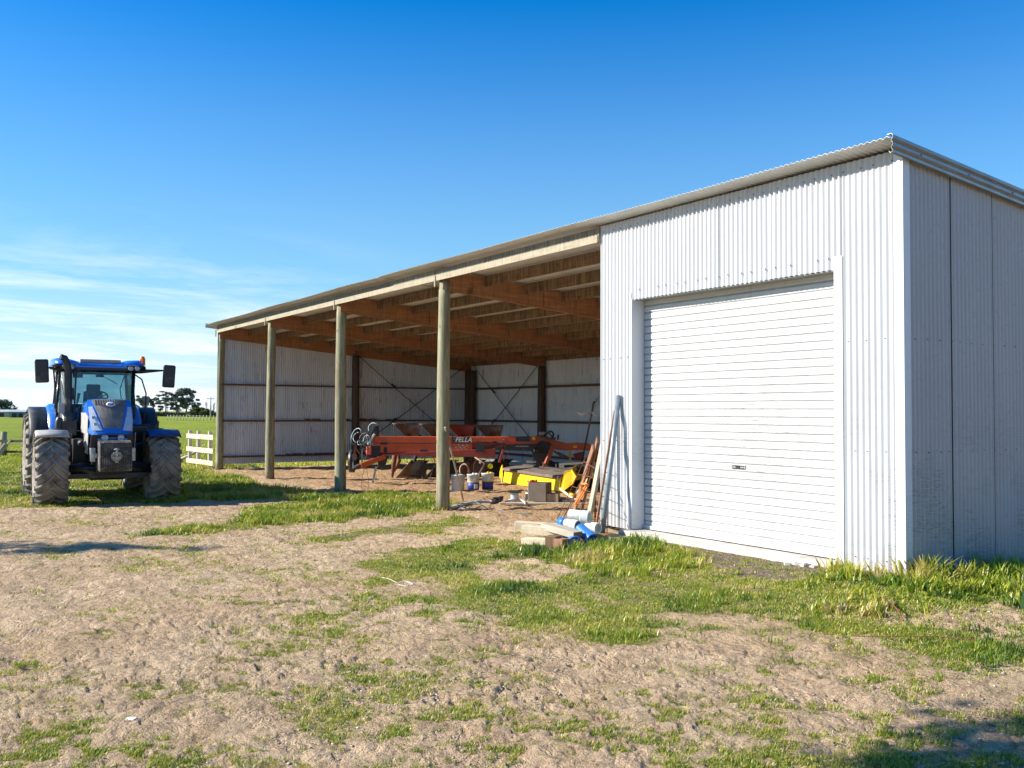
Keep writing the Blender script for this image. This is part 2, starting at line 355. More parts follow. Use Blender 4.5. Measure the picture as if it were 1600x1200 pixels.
def glass(name, tint=(.62, .78, .82), alpha=.55):
    mt, Nn, Ll, B = newmat(name); o = Nn['Material Output']
    tr = Nn.new('ShaderNodeBsdfTransparent'); tr.inputs[0].default_value = (*tint, 1)
    gl = Nn.new('ShaderNodeBsdfGlossy'); gl.inputs['Roughness'].default_value = .03; gl.inputs[0].default_value = (.9, .95, 1, 1)
    fr = Nn.new('ShaderNodeFresnel'); fr.inputs[0].default_value = 1.5
    mxs = Nn.new('ShaderNodeMixShader'); Ll.new(fr.outputs[0], mxs.inputs[0]); Ll.new(tr.outputs[0], mxs.inputs[1]); Ll.new(gl.outputs[0], mxs.inputs[2])
    df = Nn.new('ShaderNodeBsdfDiffuse'); df.inputs[0].default_value = (.45, .5, .48, 1)
    m2 = Nn.new('ShaderNodeMixShader'); n = noise(Nn, Ll, 4, 6, .6); Ll.new(rng_(Nn, Ll, n, .35, .8, .03, .16), m2.inputs[0])
    Ll.new(mxs.outputs[0], m2.inputs[1]); Ll.new(df.outputs[0], m2.inputs[2]); Ll.new(m2.outputs[0], o.inputs[0]); return mt
M['glass'] = glass('glass')
def leafmat(name, cols, transl=.35):
    mt, Nn, Ll, B = newmat(name); o = Nn['Material Output']
    a = Nn.new('ShaderNodeAttribute'); a.attribute_name = 'gc'
    sp = Nn.new('ShaderNodeSeparateColor'); Ll.new(a.outputs['Color'], sp.inputs[0])
    r = Nn.new('ShaderNodeValToRGB'); e = r.color_ramp.elements
    e[0].position = 0; e[0].color = (*cols[0], 1); e[1].position = 1; e[1].color = (*cols[-1], 1)
    for i, c in enumerate(cols[1:-1]):
        q = e.new((i+1)/(len(cols)-1)); q.color = (*c, 1)
    Ll.new(sp.outputs[0], r.inputs[0])
    df = Nn.new('ShaderNodeBsdfDiffuse'); Ll.new(r.outputs[0], df.inputs[0])
    tl = Nn.new('ShaderNodeBsdfTranslucent'); Ll.new(r.outputs[0], tl.inputs[0])
    ms = Nn.new('ShaderNodeMixShader'); ms.inputs[0].default_value = transl; Ll.new(df.outputs[0], ms.inputs[1]); Ll.new(tl.outputs[0], ms.inputs[2])
    gs = Nn.new('ShaderNodeBsdfGlossy'); gs.inputs['Roughness'].default_value = .4; gs.inputs[0].default_value = (.6, .6, .55, 1)
    m3 = Nn.new('ShaderNodeMixShader'); m3.inputs[0].default_value = .05; Ll.new(ms.outputs[0], m3.inputs[1]); Ll.new(gs.outputs[0], m3.inputs[2])
    Ll.new(m3.outputs[0], o.inputs[0]); return mt
M['grass'] = leafmat('grassblades', [(.04, .09, .016), (.09, .18, .02), (.21, .31, .022), (.38, .41, .03), (.58, .50, .10), (.66, .52, .27)], .4)
M['hazy_gumleaf'] = leafmat('hazy_gumleaf', [(.07, .10, .09), (.10, .14, .11), (.15, .19, .13)], .15)  # leaf tones paled towards blue grey, distance haze mixed into the colour
M['bushleaf'] = leafmat('bushleaf', [(.05, .08, .02), (.10, .13, .03), (.18, .18, .06)], .2)
M['bark'] = simple('bark', (.25, .21, .17), (.14, .11, .09), .9)
# ================================================================ GROUND
def PG(pts): return np.array([[at(*p).x, at(*p).y] for p in pts])
def sdist(x, y, P):      # signed distance, positive inside
    x = np.asarray(x, float); y = np.asarray(y, float)
    d = np.full(x.shape, 1e9); ins = np.zeros(x.shape, bool); n = len(P)
    for i in range(n):
        ax, ay = P[i]; bx, by = P[(i+1) % n]; ex, ey = bx-ax, by-ay
        t = np.clip(((x-ax)*ex+(y-ay)*ey)/(ex*ex+ey*ey+1e-12), 0, 1)
        d = np.minimum(d, np.hypot(x-ax-t*ex, y-ay-t*ey))
        c = ((ay > y) != (by > y)); xx = ex*(y-ay)/((by-ay) if abs(by-ay) > 1e-12 else 1e-12)+ax
        ins ^= c & (x < xx)
    return np.where(ins, d, -d)
P_TALL = PG([(372, 812), (395, 796), (440, 786), (490, 775), (560, 770), (640, 772), (688, 784), (690, 797), (655, 806), (520, 813), (450, 820), (400, 826), (330, 834), (215, 840), (240, 829), (330, 820)])
P_STRIP = PG([(470, 842), (560, 827), (640, 820), (720, 811), (748, 822), (700, 829), (600, 838), (530, 848)])
P_TRAC = PG([(-80, 727), (60, 731), (120, 740), (300, 738), (340, 742), (385, 752), (430, 760), (485, 770), (450, 780), (380, 784), (300, 782), (270, 786), (200, 786), (110, 792), (40, 796), (-80, 798)])
P_BIG = PG([(552, 876), (640, 860), (745, 846), (775, 842), (830, 858), (930, 862), (985, 842), (1030, 848), (1080, 868), (1120, 892), (1180, 912), (1260, 908), (1310, 890), (1420, 888), (1640, 850), (1660, 966), (1480, 966), (1300, 958), (1200, 966), (1130, 985), (1080, 1002), (980, 1012), (860, 992), (800, 968), (700, 946), (655, 940), (720, 912), (640, 902), (590, 912), (555, 890)])
P_HOLE = PG([(726, 880), (800, 874), (880, 884), (905, 893), (860, 906), (770, 908), (730, 896)])
P_HOLE2 = PG([(940, 960), (1100, 958), (1200, 966), (1290, 972), (1180, 982), (1040, 975)])
P_RIGHT = PG([(1100, 1010), (1180, 985), (1300, 975), (1650, 960), (1660, 1040), (1400, 1050), (1200, 1035)])
P_BL = PG([(-60, 1120), (150, 1112), (250, 1112), (420, 1150), (520, 1215), (-60, 1230)])
P_BOT = PG([(420, 1165), (700, 1130), (1000, 1120), (1300, 1145), (1300, 1240), (400, 1240)])
P_SLABDIRT = PG([(1020, 845), (1100, 853), (1300, 886), (1290, 902), (1190, 908), (1110, 892), (1080, 868)])
P_W1 = PG([(1262, 900), (1330, 884), (1420, 892), (1500, 872), (1610, 838), (1680, 860), (1660, 952), (1450, 958), (1290, 950)])
P_W2 = PG([(775, 862), (830, 864), (930, 860), (1000, 842), (1060, 852), (1085, 880), (1010, 902), (860, 892), (800, 884)])
def fuzzy(x, y, P, w, amp=.45, s=.7, seed=0):
    return sstep(-w, w, sdist(x, y, P) + (fbm(x, y, s, 4, seed)-.5)*amp*2)
def inshed(x, y): return ((x > -24.6) & (x < -4.95) & (y > .1) & (y < 9.6))
def pasture(x, y):
    # paddock beyond the yard
    d = (-(x+27.5) + .15*y) + (fbm(x, y, 3, 3, 3)-.5)*2.5
    e = (-(x+15.5) - (y+4)*.15)
    return np.maximum(sstep(-1, 1, d), 0)
def grassmask(x, y):
    g = np.zeros(np.shape(x))
    hole = .3+.7*sstep(.26, .40, fbm(x, y, .75, 4, 71)); hole2 = .25+.75*sstep(.30, .44, fbm(x, y, .32, 4, 72))
    for P, w, amp, k, sc, hl in ((P_TALL, .25, .6, 1, .8, 0), (P_STRIP, .2, .5, .9, .6, .5), (P_TRAC, .3, .7, .95, 1, .3), (P_BIG, .16, .50, 1.0, .6, 1), (P_RIGHT, .3, .9, .75, .5, 1), (P_BL, .15, .7, .55, .35, 1), (P_BOT, .25, .8, .38, .35, 1)):
        f = fuzzy(x, y, P, w, amp, sc, 4)*k*(1-hl+hl*(.25+.75*hole)*(.35+.65*hole2)) if hl < 1 or k == 1 else fuzzy(x, y, P, w, amp, sc, 4)*k*hole*hole2
        g = np.maximum(g, f)
    # ragged small islands over the bare yard
    dc = np.hypot(x-5.8, y+8.7); isl = sstep(.585, .66, fbm(x, y, .33, 4, 73)*.62+fbm(x, y, 2.4, 2, 74)*.38+.035*sstep(9, 5, dc)+.02*sstep(-3, 3, x))*.9*sstep(17, 11, dc)
    frag = sstep(.44, .56, fbm(x, y, .16, 4, 75)); nearf = sstep(8.2, 6.2, dc); fr2 = sstep(.46, .56, fbm(x, y, .095, 3, 76)); g = g*(1-nearf*(1-frag*fr2))
    g = np.maximum(g, isl*fr2*(1-sstep(-.3, .2, y)*(x < -4.5)))
    g = g*(1-fuzzy(x, y, P_HOLE, .12, .25, .3, 6))*(1-.8*fuzzy(x, y, P_HOLE2, .12, .3, .3, 6))*(1-fuzzy(x, y, P_SLABDIRT, .15, .25, .3, 8))
    g = np.maximum(g, pasture(x, y))
    return g
def polar_ground():
    th = np.concatenate([np.linspace(-math.pi, -.62, 60, endpoint=False), np.linspace(-.62, .62, 900), np.linspace(.62, math.pi, 61)[1:]])
    r = [0.4]
    while r[-1] < 3500: r.append(r[-1]*(1.0055 if 3.6 < r[-1] < 40 else (1.03 if r[-1] < 300 else 1.12)))
    r = np.array(r); a0 = math.atan2(FW.y, FW.x)
    T, Rr = np.meshgrid(th, r)
    X = CPOS.x+Rr*np.cos(a0-T); Y = CPOS.y+Rr*np.sin(a0-T)
    Z = gbase(X, Y)
    near = 1-sstep(25, 45, Rr)
    g = grassmask(X, Y); ins = inshed(X, Y)
    lump = (fbm(X, Y, .9, 3, 21)-.5)*.045 + (np.abs(fbm(X*1.0+Y*.3, Y*1.5, .30, 4, 22)-.5)*-1+.1)*.032 - sstep(.06, 0, np.abs(fbm(X*1.15, Y, .22, 4, 25)-.5))*.014*fbm(X, Y, 1.3, 2, 26)*1.6 + (fbm(X, Y, .10, 4, 23)-.5)*.030
    # wheel ruts running across the yard
    ru = fbm(X*.35, Y*1.3, .8, 3, 31); lump = lump + (np.abs(ru-.5)*-.10+.02)
    flat = sstep(0, .35, np.maximum(np.abs(X+2.6)-2.0, np.abs(Y-.2)-.6))
    Z = Z + lump*near*(.4+.6*flat)*(1-.6*np.clip(g, 0, 1)) + near*np.where(ins, (fbm(X, Y, .35, 4, 24)-.5)*.10, 0)
    # far relief, gentle
    Z = Z + .9*sstep(150, 900, Rr)*0
    nr, nth = X.shape
    V = np.stack([X.ravel(), Y.ravel(), Z.ravel()], 1)
    i = np.arange(nr-1)[:, None]*nth; j = np.arange(nth-1)[None, :]
    F = np.stack([(i+j), (i+j+1), (i+nth+j+1), (i+nth+j)], -1).reshape(-1, 4)
    # close the centre
    V = np.vstack([V, [[CPOS.x, CPOS.y, float(gbase(CPOS.x, CPOS.y))]]]); c = len(V)-1
    F3 = np.stack([np.full(nth-1, c), np.arange(nth-1)+1, np.arange(nth-1)], 1)
    F = F[:, ::-1]; 
    F3 = F3
    A = np.zeros((len(V), 3)); A[:-1, 0] = g.ravel()
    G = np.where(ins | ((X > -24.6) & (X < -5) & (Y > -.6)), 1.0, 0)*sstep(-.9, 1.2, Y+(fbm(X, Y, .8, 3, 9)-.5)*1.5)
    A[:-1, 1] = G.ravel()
    sl = fuzzy(X, Y, P_SLABDIRT, .15, .2, .3, 8)
    rr_ = sstep(1.5, 5.5, X+(fbm(X, Y, 1.2, 3, 12)-.5)*3)*sstep(1, -2, Y+1.5)
    A[:-1, 2] = np.clip(sl*.9+rr_*.45, 0, 1).ravel()
    return V, F, F3, A
mt, Nn, Ll, B = newmat('ground'); M['ground'] = mt
att = Nn.new('ShaderNodeAttribute'); att.attribute_name = 'gm'; sp = Nn.new('ShaderNodeSeparateColor'); Ll.new(att.outputs['Color'], sp.inputs[0])
gR, gG, gB = sp.outputs[0], sp.outputs[1], sp.outputs[2]
n1 = noise(Nn, Ll, .55, 8, .62); n2 = noise(Nn, Ll, 3.5, 9, .7, dist=.6); n3 = noise(Nn, Ll, 22, 8, .75); n4 = noise(Nn, Ll, 90, 4, .7)
dirt = ramp(Nn, Ll, n1, .30, .70, (.66, .45, .265), (.86, .64, .41), (.5, (.78, .56, .35)))
dirt = mixc(Nn, Ll, rng_(Nn, Ll, n2, .42, .66, 0, .68), dirt, (.35, .225, .13))
dirt = mixc(Nn, Ll, rng_(Nn, Ll, n3, .50, .72, 0, .55), dirt, (.86, .67, .45))
dirt = mixc(Nn, Ll, rng_(Nn, Ll, n3, .46, .34, 0, .75), dirt, (.19, .135, .09))  # low spots of the relief darkened, crevice shade put into the soil colour
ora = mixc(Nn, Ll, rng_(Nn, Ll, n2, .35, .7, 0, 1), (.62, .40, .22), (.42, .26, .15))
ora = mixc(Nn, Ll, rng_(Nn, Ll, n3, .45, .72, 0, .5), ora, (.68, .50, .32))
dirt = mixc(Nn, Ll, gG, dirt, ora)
drk = mixc(Nn, Ll, rng_(Nn, Ll, n3, .42, .62, 0, 1), (.16, .12, .09), (.30, .24, .18))
dirt = mixc(Nn, Ll, gB, dirt, drk)
gcol = ramp(Nn, Ll, n3, .32, .70, (.05, .055, .022), (.19, .18, .07), (.52, (.10, .105, .035)))
# pasture is brighter far off, where single blades are not built
gc2 = ramp(Nn, Ll, noise(Nn, Ll, .35, 8, .7, (1, 1, 1)), .3, .72, (.16, .24, .012), (.34, .38, .03), (.5, (.25, .32, .018)))
gc2 = mixc(Nn, Ll, rng_(Nn, Ll, noise(Nn, Ll, .045, 6, .65, (1, 2.5, 1)), .42, .62, 0, .6), gc2, (.16, .20, .03))
geo = Nn.new('ShaderNodeNewGeometry'); vl = Nn.new('ShaderNodeVectorMath'); vl.operation = 'DISTANCE'; Ll.new(geo.outputs['Position'], vl.inputs[0]); vl.inputs[1].default_value = (5, -8, 0)
gcol = mixc(Nn, Ll, rng_(Nn, Ll, vl.outputs['Value'], 30, 42), gcol, gc2)
gn = Nn.new('ShaderNodeMath'); gn.operation = 'ADD'; Ll.new(gR, gn.inputs[0]); Ll.new(rng_(Nn, Ll, n3, .3, .7, -.28, .28), gn.inputs[1])
gfar = rng_(Nn, Ll, vl.outputs['Value'], 14, 30, .62, .95)
gfn = rng_(Nn, Ll, gn.outputs[0], .40, .85, 0, 1)
gmul = Nn.new('ShaderNodeMath'); gmul.operation = 'MULTIPLY'; Ll.new(gfar, gmul.inputs[0]); Ll.new(gfn, gmul.inputs[1]); gf = gmul.outputs[0]
# faint moss-like green between the tufts
moss = noise(Nn, Ll, 2.2, 8, .75); dirt = mixc(Nn, Ll, rng_(Nn, Ll, moss, .58, .74, 0, .5), dirt, (.20, .20, .07))
n5 = noise(Nn, Ll, 48, 6, .8); dirt = mixc(Nn, Ll, rng_(Nn, Ll, n5, .42, .34, 0, .45), dirt, (.22, .16, .11)); dirt = mixc(Nn, Ll, rng_(Nn, Ll, n5, .60, .68, 0, .5), dirt, (.80, .70, .56))
def crease_shade(sc, w, d):  # thin dark lines that paint the shade inside clay creases
    n = noise(Nn, Ll, sc, 3, .5, dist=.3); a = Nn.new('ShaderNodeMath'); a.operation = 'SUBTRACT'; a.inputs[1].default_value = .5; Ll.new(n, a.inputs[0])
    b = Nn.new('ShaderNodeMath'); b.operation = 'ABSOLUTE'; Ll.new(a.outputs[0], b.inputs[0]); return rng_(Nn, Ll, b.outputs[0], w, 0, 0, d)
pm = rng_(Nn, Ll, noise(Nn, Ll, 1.1, 4, .6), .42, .58, 0, 1)
for sc_, w_, d_ in ((4.0, .010, .7), (9, .010, .5)):
    ck = crease_shade(sc_, w_, d_); mm = Nn.new('ShaderNodeMath'); mm.operation = 'MULTIPLY'; Ll.new(ck, mm.inputs[0]); Ll.new(pm, mm.inputs[1]); dirt = mixc(Nn, Ll, mm.outputs[0], dirt, (.16, .11, .075))
col = mixc(Nn, Ll, gf, dirt, gcol)
Ll.new(col, B.inputs['Base Color']); B.inputs['Roughness'].default_value = .95; B.inputs['Specular IOR Level'].default_value = .1
def ridge(sc, w=.10, dist=.8):
    n = noise(Nn, Ll, sc, 6, .62, dist=dist); a = Nn.new('ShaderNodeMath'); a.operation = 'SUBTRACT'; a.inputs[1].default_value = .5; Ll.new(n, a.inputs[0])
    b = Nn.new('ShaderNodeMath'); b.operation = 'ABSOLUTE'; Ll.new(a.outputs[0], b.inputs[0]); return rng_(Nn, Ll, b.outputs[0], 0, w, 0, 1)
def mad(a, k, b):
    x_ = Nn.new('ShaderNodeMath'); x_.operation = 'MULTIPLY_ADD'; Ll.new(a, x_.inputs[0]); x_.inputs[1].default_value = k; Ll.new(b, x_.inputs[2]); return x_.outputs[0]
hgt = mad(ridge(3.2, .06, .3), .8, mad(n2, 1.2, mad(n3, 1.3, n4)))
bump(Nn, Ll, B, hgt, 1.0, .035)
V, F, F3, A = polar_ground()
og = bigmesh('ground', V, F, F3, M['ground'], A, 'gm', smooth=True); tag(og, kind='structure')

# ================================================================ GRASS
def blades(name, P, H, Wd, shade, lean=.8, mat=None, kind='stuff', label=None, cat='grass', yellow=None):
    n = len(P); a = rng.uniform(0, 2*math.pi, n); fx, fy = np.cos(a), np.sin(a)
    ln = H*lean*rng.uniform(.2, 1.3, n); px, py = -fy*Wd/2, fx*Wd/2
    z = P[:, 2]
    def pt(k, f, w):
        return np.stack([P[:, 0]+fx*ln*f+px*w, P[:, 1]+fy*ln*f+py*w, z+H*k], 1)
    v = np.stack([pt(-.05, 0, -1), pt(-.05, 0, 1), pt(.55, .38, -.8), pt(.55, .38, .8), pt(.93, 1, 0)], 1).reshape(-1, 3)
    b = np.arange(n)[:, None]*5
    F4 = b+np.array([[0, 1, 3, 2]]); F3 = b+np.array([[2, 3, 4]])
    at_ = np.repeat(shade, 5)[:, None]*np.ones((1, 3))
    o = bigmesh(name, v, F4, F3, mat or M['grass'], at_)
    return tag(o, label, cat, kind=kind)
def scatter(P, n, mask=None):
    lo = P.min(0)-.3; hi = P.max(0)+.3
    X = rng.uniform(lo[0], hi[0], n); Y = rng.uniform(lo[1], hi[1], n); return X, Y
def field(P, per, fz, hmin, hmax, wd, cl=.22, thr=.2, floor=0, sh0=.5, nb=9, rad=.02):
    """tufts of nb blades spread over a polygon"""
    area = np.prod(P.max(0)-P.min(0)+.6); n = int(area*per); X, Y = scatter(P, n)
    pr = fz(X, Y)*np.maximum(grassmask(X, Y), floor); c = fbm(X, Y, cl, 3, 41); pr = pr*sstep(thr-.1, thr+.2, c)
    k = rng.uniform(0, 1, n) < pr; X, Y, c = X[k], Y[k], c[k]; big = fbm(X, Y, 1.1, 3, 42)
    H = (hmin+(hmax-hmin)*sstep(.3, .75, c*.5+big*.5)); sh = sh0+(fbm(X, Y, .8, 3, 43)-.5)*1.2+rng.normal(0, .12, len(X))
    X = np.repeat(X, nb)+rng.normal(0, rad, len(X)*nb); Y = np.repeat(Y, nb)+rng.normal(0, rad, len(Y)*nb); m = len(X)
    H = np.repeat(H, nb)*rng.uniform(.45, 1.15, m); sh = np.clip(np.repeat(sh, nb)+rng.normal(0, .13, m), 0, 1)
    return np.stack([X, Y, gbase(X, Y)-.008], 1), H, wd*rng.uniform(.6, 1.3, m), sh
def emit(name, label, sets):
    P = np.vstack([s[0] for s in sets]); H, Wd, sh = (np.concatenate([s[i] for s in sets]) for i in (1, 2, 3))
    return blades(name, P, H, Wd, sh, label=label)
nh = lambda x, y: (1-fuzzy(x, y, P_HOLE, .12, .15, .3, 6))*(1-.8*fuzzy(x, y, P_HOLE2, .12, .15, .3, 6))*(1-fuzzy(x, y, P_SLABDIRT, .15, .15, .3, 8))*(1-((x > -4.4) & (x < .02) & (y > -.16))) * (1-((x <= 0.02) & (x > -4.97) & (y > -.02)))
one = lambda x, y: 1+0*x
emit('tall_grass', 'thick green grass growing in front of the open bays', [
    field(P_TALL, 170, one, .04, .17, .014, rad=.035), field(P_STRIP, 160, one, .02, .07, .011, rad=.03)])
emit('yard_grass', 'grass growing under and around the parked tractor', [
    field(P_TRAC, 110, one, .03, .11, .017, rad=.04),
    field(PG([(255, 738), (330, 741), (385, 752), (440, 762), (478, 771), (440, 779), (360, 782), (290, 780)]), 110, one, .08, .2, .017, rad=.04)])
emit('short_grass', 'patchy short grass in front of the roller door', [
    field(P_BIG, 950, nh, .010, .050, .0058, thr=.12, cl=.3, sh0=.42, nb=10, rad=.022),
    field(P_BIG, 110, lambda x, y: nh(x, y)*sstep(.48, .60, fbm(x, y, .45, 3, 91)), .04, .11, .008, cl=.3, sh0=.35, nb=14, rad=.03),
    field(P_RIGHT, 1100, one, .008, .035, .0045, thr=.12, cl=.35, sh0=.42, nb=10, rad=.018),
    field(P_BL, 3000, one, .008, .030, .0034, thr=.0, cl=.22, sh0=.62, nb=10, rad=.012),
    field(P_BOT, 2600, one, .008, .026, .0034, thr=.0, cl=.22, sh0=.55, nb=10, rad=.012)])
emit('wall_weeds', 'long bright green blades of grass along the foot of the white corner walls', [
    field(P_W1, 175, lambda x, y: fuzzy(x, y, P_W1, .15, .6, .4, 4)*nh(x, y)*(.35+.65*sstep(0, 1.2, x)), .06, .26, .020, cl=.3, floor=1, sh0=.58, nb=10, rad=.035),
    field(P_W2, 130, lambda x, y: fuzzy(x, y, P_W2, .15, .6, .4, 4)*nh(x, y), .04, .18, .014, cl=.3, floor=1, sh0=.52, nb=10, rad=.03)])
# scattered tufts over the bare yard
def tufts():
    n = 300000; th = rng.uniform(-.6, .6, n); a0 = math.atan2(FW.y, FW.x); rr = 3.5*np.exp(rng.uniform(0, 1.75, n))
    X = CPOS.x+rr*np.cos(a0-th); Y = CPOS.y+rr*np.sin(a0-th)
    w = sstep(.50, .66, fbm(X, Y, .13, 3, 53)*.45+fbm(X, Y, .5, 3, 51)*.35+fbm(X, Y, 2.0, 3, 52)*.25)*.35
    g = grassmask(X, Y); w = np.maximum(w, g*.9)
    k = (rng.uniform(0, 1, n) < w) & (Y < -.2); X, Y, rr = X[k], Y[k], rr[k]; sh = rng.normal(.56, .24, len(X)); nb = 9
    X = np.repeat(X, nb)+rng.normal(0, 1, len(X)*nb)*np.repeat(rr, nb)*.0022; Y = np.repeat(Y, nb)+rng.normal(0, 1, len(Y)*nb)*np.repeat(rr, nb)*.0022; rr = np.repeat(rr, nb); m = len(X)
    return np.stack([X, Y, gbase(X, Y)], 1), rng.uniform(.006, .03, m), .0014+.0005*rr*rng.uniform(.7, 1.2, m), np.clip(np.repeat(sh, nb)+rng.normal(0, .12, m), 0, 1)
emit('ground_tufts', 'small scattered grass tufts on the bare yard', [tufts()])
# paddock grass, near part only
def paddock():
    n = 70000; X = -27-22*rng.uniform(0, 1, n)**1.4; Y = rng.uniform(-12, 12, n)
    return np.stack([X, Y, gbase(X, Y)-.01], 1), rng.uniform(.04, .14, n), rng.uniform(.014, .03, n), np.clip(rng.normal(.6, .12, n), 0, 1)
emit('paddock_grass', 'bright paddock grass beyond the left end wall', [paddock()])
def underwall():
    n = 5000; X = -24.75-rng.uniform(0, 1.5, n); Y = rng.uniform(-1, 10, n)
    return np.stack([X, Y, gbase(X, Y)-.01], 1), rng.uniform(.05, .2, n), rng.uniform(.014, .03, n), np.clip(rng.normal(.6, .15, n), 0, 1)
emit('wall_foot_grass', 'sunlit grass seen through the gap under the left end wall', [underwall()])
# stones and clods
def stones():
    base = []
    for k in range(6):
        v = np.array([[1, 0, 0], [-1, 0, 0], [0, 1, 0], [0, -1, 0], [0, 0, .7], [0, 0, -.5], [.6, .6, .35], [-.6, .55, .3], [.55, -.6, .35], [-.6, -.6, .25]])*rng.uniform(.65, 1.1, (10, 1))
        base.append(v)
    import bmesh
    hull = []
    for v in base:
        bm = bmesh.new(); [bm.verts.new(p) for p in v]; r = bmesh.ops.convex_hull(bm, input=bm.verts); bm.verts.ensure_lookup_table()
        bmesh.ops.triangulate(bm, faces=bm.faces); bm.verts.index_update()
        vv = np.array([p.co[:] for p in bm.verts]); ff = np.array([[q.index for q in f.verts] for f in bm.faces]); bm.free(); hull.append((vv, ff))
    n = 14000; th = rng.uniform(-.6, .6, n); rr = 3.5*np.exp(rng.uniform(0, 1.7, n)); a0 = math.atan2(FW.y, FW.x)
    X = CPOS.x+rr*np.cos(a0-th); Y = CPOS.y+rr*np.sin(a0-th)
    w = sstep(.40, .65, fbm(X, Y, 1.6, 3, 61)+.12*sstep(-1, 4, X)); k = rng.uniform(0, 1, n) < w; X, Y = X[k], Y[k]
    VV, FF, AA, b = [], [], [], 0
    for x, y, z in zip(X, Y, gbase(X, Y)):
        if y > 0 and x > -5: continue
        vv, ff = hull[rng.integers(6)]; s = .006+.014*rng.random()**3; a = rng.uniform(0, 6.28)
        p = vv*s*np.array([1, rng.uniform(.6, 1), .6]); c, s_ = math.cos(a), math.sin(a)
        VV.append(np.stack([x+p[:, 0]*c-p[:, 1]*s_, y+p[:, 0]*s_+p[:, 1]*c, z+p[:, 2]+.006], 1)); FF.append(ff+b); b += len(vv); AA.append(np.full(len(vv), rng.random()))
    mt, Nn, Ll, B = newmat('stones'); a = Nn.new('ShaderNodeAttribute'); a.attribute_name = 'gc'; q = Nn.new('ShaderNodeSeparateColor'); Ll.new(a.outputs['Color'], q.inputs[0])
    Ll.new(ramp(Nn, Ll, q.outputs[0], 0, 1, (.25, .19, .14), (.62, .58, .52), (.7, (.42, .34, .26))), B.inputs['Base Color']); B.inputs['Roughness'].default_value = .9
    o = bigmesh('gravel', np.vstack(VV), None, np.vstack(FF), mt, np.concatenate(AA)[:, None]*np.ones((1, 3)))
    tag(o, 'small stones scattered on the dirt yard', 'gravel', kind='stuff')
stones()

def litter():
    n = 6000; th = rng.uniform(-.6, .6, n); a0 = math.atan2(FW.y, FW.x); rr = 3.5*np.exp(rng.uniform(0, 1.4, n))
    X = CPOS.x+rr*np.cos(a0-th); Y = CPOS.y+rr*np.sin(a0-th); k = (rng.uniform(0, 1, n) < sstep(.42, .62, fbm(X, Y, .7, 3, 81))*.8+.1) & (Y < -.25); X, Y = X[k], Y[k]; n = len(X)
    P = np.stack([X, Y, gbase(X, Y)+rng.uniform(.0, .02, n)], 1); a = rng.uniform(0, 6.28, n); L_ = rng.uniform(.02, .09, n); w = rng.uniform(.0012, .0028, n)
    d = np.stack([np.cos(a), np.sin(a), rng.uniform(-.12, .25, n)], 1)*L_[:, None]; s_ = np.stack([-np.sin(a), np.cos(a), 0*a], 1)*w[:, None]
    V = np.stack([P-s_, P+s_, P+d+s_*.6, P+d-s_*.6], 1).reshape(-1, 3); F = np.arange(len(V)).reshape(-1, 4)
    mt, Nn, Ll, B = newmat('straw'); a_ = Nn.new('ShaderNodeAttribute'); a_.attribute_name = 'gc'; q = Nn.new('ShaderNodeSeparateColor'); Ll.new(a_.outputs['Color'], q.inputs[0])
    Ll.new(ramp(Nn, Ll, q.outputs[0], 0, 1, (.22, .14, .08), (.75, .62, .42), (.6, (.50, .38, .22))), B.inputs['Base Color']); B.inputs['Roughness'].default_value = .8
    o = bigmesh('straw_litter', V, F, None, mt, np.repeat(rng.uniform(0, 1, n), 4)[:, None]*np.ones((1, 3))); tag(o, 'bits of dead straw and stalks lying on the yard', 'straw', kind='stuff')
litter()
# ================================================================ THE SHED
BAY = 4.93; XL = -5*BAY; YB = 9.6; XG = -4.97; PITCH = .076; AMP = .0125
def roofz(y): return 4.42-.088*(y+.3)
shed = empty('farm_shed', (-12.3, 4.8, -.3), 0, 'long corrugated iron farm shed with four open bays and a closed white garage end', 'shed')
SO = Vector((-12.3, 4.8, -.3))
def sb(mb, name, mats, parent=None, **k):
    mb.v = [(a-SO.x, b-SO.y, c-SO.z) for a, b, c in mb.v]
    return mb.build(name, mats, parent or shed, **k)
def corr(mb, a, b, z0, z1, nrm, pitch=PITCH, amp=AMP, seg=8, seams=None, sheet=None, mi=0, prof=None):
    """vertical corrugated sheet from a to b (xy), z0/z1 numbers or functions of distance"""
    a = Vector((*a, 0)); b = Vector((*b, 0)); d = b-a; Ln = d.length; d.normalize(); nrm = Vector((*nrm, 0))
    n = max(2, int(round(Ln/pitch))*seg); ps = []
    f0 = z0 if callable(z0) else (lambda s: z0); f1 = z1 if callable(z1) else (lambda s: z1)
    for i in range(n+1):
        s = Ln*i/n; o = amp*math.cos(2*math.pi*s/pitch)
        if sheet:
            k = int(s/sheet); o += .0035*(k % 2) + .0025*math.sin(k*2.1)
        p = a+d*s+nrm*o; ps.append((p, s))
    vs = []
    for p, s in ps: vs += [(p.x, p.y, f0(s)), (p.x, p.y, f1(s))]
    mb.add(vs, [(2*i, 2*i+2, 2*i+3, 2*i+1) for i in range(n)], mi, False)
